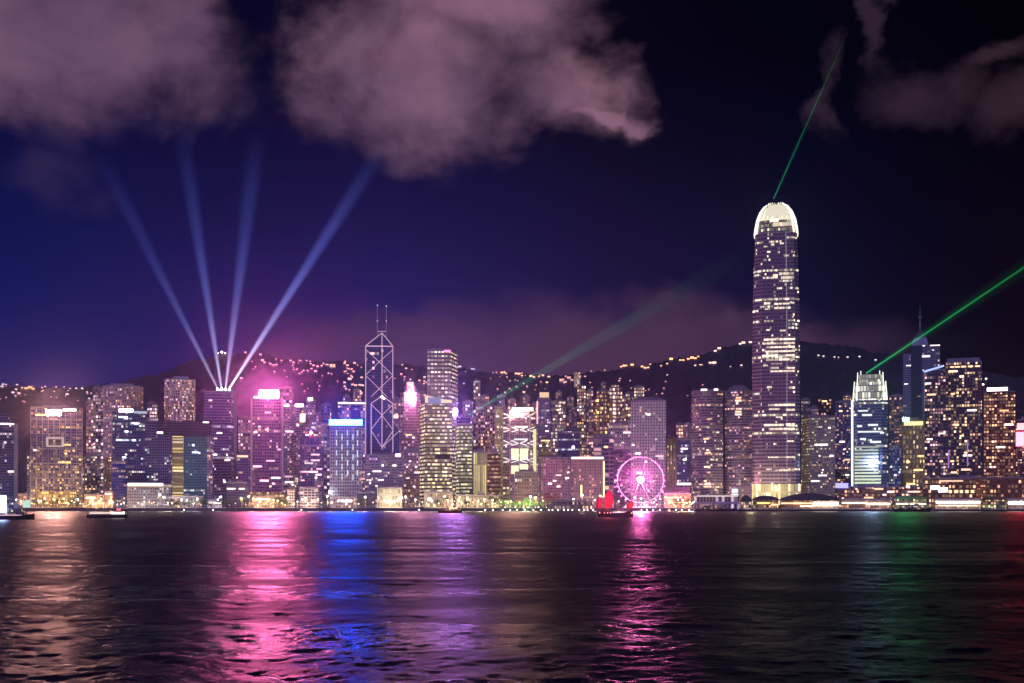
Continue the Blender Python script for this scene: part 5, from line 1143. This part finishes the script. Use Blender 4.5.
houses('amber lit house on the ridge under the glowing cloud', 'amber lit houses on the ridge', [(621, 366.5, .9), (624, 366, 1.3), (626, 366.5, 1), (632, 366, 1.4), (642, 367.5, 1.1), (645, 368.5, 1.1), (648, 368, .9), (650, 365, .7), (661, 366, .7), (667, 364.5, .8), (671, 360, 1.5), (680, 361, .9), (683, 361, 1.0), (688, 359.5, 1.1), (692, 359, 1.6), (695, 359, 1.2), (698, 357, .8)], (1, .45, .18), 2.6)
houses('faint orange lit house scattered over the middle slope', 'scattered lights on the middle slope', cloud_of(470, 760, 364, 398, 34, .35, .75), (1, .45, .25), 1.6)
houses('white lit house high on the ridge left of the tallest skyscraper', 'white lit houses high on the ridge', [(715, 352, 1.2), (719, 349.5, 1.5), (740, 344.5, 1.2), (743, 344, 1.6), (750, 343.5, 1.3), (710, 364, 1.2), (714, 364, 1.6), (741, 366, .8), (695, 366, .8), (700, 365, .7), (667, 375.5, .6), (730, 367, .5), (619, 381, .6), (630, 381, .5)], (1, .76, .56), 1.7)
houses('distant road lamp lit hut in a row on the dark right hill', 'row of lights on the right hill', [(818, 356, .75), (823, 356.8, .75), (834, 357.6, .7), (847, 357.6, .75), (859, 357.4, .8), (875, 360.5, .8), (838, 357.5, .5)], (1, .78, .72), 1.8)
# beacon lamps on the left summit
for (px, py, s_) in ((222.5, 352.5, 1.7), (226, 353.5, 1.0), (219, 353.5, .8)):
    d = on_hill(px, py + 1.5); t = thing('summit_lamp', 'bright lamp mast on the summit behind the searchlight beams', 'lamp', (X(px, d), d - 8, Z(py, d) - 6), 0, 'lamps on the left summit')
    MB().tube((0, 0, -8), (0, 0, 6), .3, .2).build('mast', STEEL, t); MB().ball((0, -.5, 6), 1.6 * s_).build('lamp_head', glow((1, .70, .60), 9, True), t)

# ------------------------------------------------------------------ searchlight beams and lasers: self-glowing cones stand in for lit air
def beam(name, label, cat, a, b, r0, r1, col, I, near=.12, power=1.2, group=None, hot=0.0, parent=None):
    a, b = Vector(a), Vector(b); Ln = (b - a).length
    m = bpy.data.materials.new('beam_glow'); m.use_nodes = True; m.node_tree.nodes.clear(); k = NT(m.node_tree)
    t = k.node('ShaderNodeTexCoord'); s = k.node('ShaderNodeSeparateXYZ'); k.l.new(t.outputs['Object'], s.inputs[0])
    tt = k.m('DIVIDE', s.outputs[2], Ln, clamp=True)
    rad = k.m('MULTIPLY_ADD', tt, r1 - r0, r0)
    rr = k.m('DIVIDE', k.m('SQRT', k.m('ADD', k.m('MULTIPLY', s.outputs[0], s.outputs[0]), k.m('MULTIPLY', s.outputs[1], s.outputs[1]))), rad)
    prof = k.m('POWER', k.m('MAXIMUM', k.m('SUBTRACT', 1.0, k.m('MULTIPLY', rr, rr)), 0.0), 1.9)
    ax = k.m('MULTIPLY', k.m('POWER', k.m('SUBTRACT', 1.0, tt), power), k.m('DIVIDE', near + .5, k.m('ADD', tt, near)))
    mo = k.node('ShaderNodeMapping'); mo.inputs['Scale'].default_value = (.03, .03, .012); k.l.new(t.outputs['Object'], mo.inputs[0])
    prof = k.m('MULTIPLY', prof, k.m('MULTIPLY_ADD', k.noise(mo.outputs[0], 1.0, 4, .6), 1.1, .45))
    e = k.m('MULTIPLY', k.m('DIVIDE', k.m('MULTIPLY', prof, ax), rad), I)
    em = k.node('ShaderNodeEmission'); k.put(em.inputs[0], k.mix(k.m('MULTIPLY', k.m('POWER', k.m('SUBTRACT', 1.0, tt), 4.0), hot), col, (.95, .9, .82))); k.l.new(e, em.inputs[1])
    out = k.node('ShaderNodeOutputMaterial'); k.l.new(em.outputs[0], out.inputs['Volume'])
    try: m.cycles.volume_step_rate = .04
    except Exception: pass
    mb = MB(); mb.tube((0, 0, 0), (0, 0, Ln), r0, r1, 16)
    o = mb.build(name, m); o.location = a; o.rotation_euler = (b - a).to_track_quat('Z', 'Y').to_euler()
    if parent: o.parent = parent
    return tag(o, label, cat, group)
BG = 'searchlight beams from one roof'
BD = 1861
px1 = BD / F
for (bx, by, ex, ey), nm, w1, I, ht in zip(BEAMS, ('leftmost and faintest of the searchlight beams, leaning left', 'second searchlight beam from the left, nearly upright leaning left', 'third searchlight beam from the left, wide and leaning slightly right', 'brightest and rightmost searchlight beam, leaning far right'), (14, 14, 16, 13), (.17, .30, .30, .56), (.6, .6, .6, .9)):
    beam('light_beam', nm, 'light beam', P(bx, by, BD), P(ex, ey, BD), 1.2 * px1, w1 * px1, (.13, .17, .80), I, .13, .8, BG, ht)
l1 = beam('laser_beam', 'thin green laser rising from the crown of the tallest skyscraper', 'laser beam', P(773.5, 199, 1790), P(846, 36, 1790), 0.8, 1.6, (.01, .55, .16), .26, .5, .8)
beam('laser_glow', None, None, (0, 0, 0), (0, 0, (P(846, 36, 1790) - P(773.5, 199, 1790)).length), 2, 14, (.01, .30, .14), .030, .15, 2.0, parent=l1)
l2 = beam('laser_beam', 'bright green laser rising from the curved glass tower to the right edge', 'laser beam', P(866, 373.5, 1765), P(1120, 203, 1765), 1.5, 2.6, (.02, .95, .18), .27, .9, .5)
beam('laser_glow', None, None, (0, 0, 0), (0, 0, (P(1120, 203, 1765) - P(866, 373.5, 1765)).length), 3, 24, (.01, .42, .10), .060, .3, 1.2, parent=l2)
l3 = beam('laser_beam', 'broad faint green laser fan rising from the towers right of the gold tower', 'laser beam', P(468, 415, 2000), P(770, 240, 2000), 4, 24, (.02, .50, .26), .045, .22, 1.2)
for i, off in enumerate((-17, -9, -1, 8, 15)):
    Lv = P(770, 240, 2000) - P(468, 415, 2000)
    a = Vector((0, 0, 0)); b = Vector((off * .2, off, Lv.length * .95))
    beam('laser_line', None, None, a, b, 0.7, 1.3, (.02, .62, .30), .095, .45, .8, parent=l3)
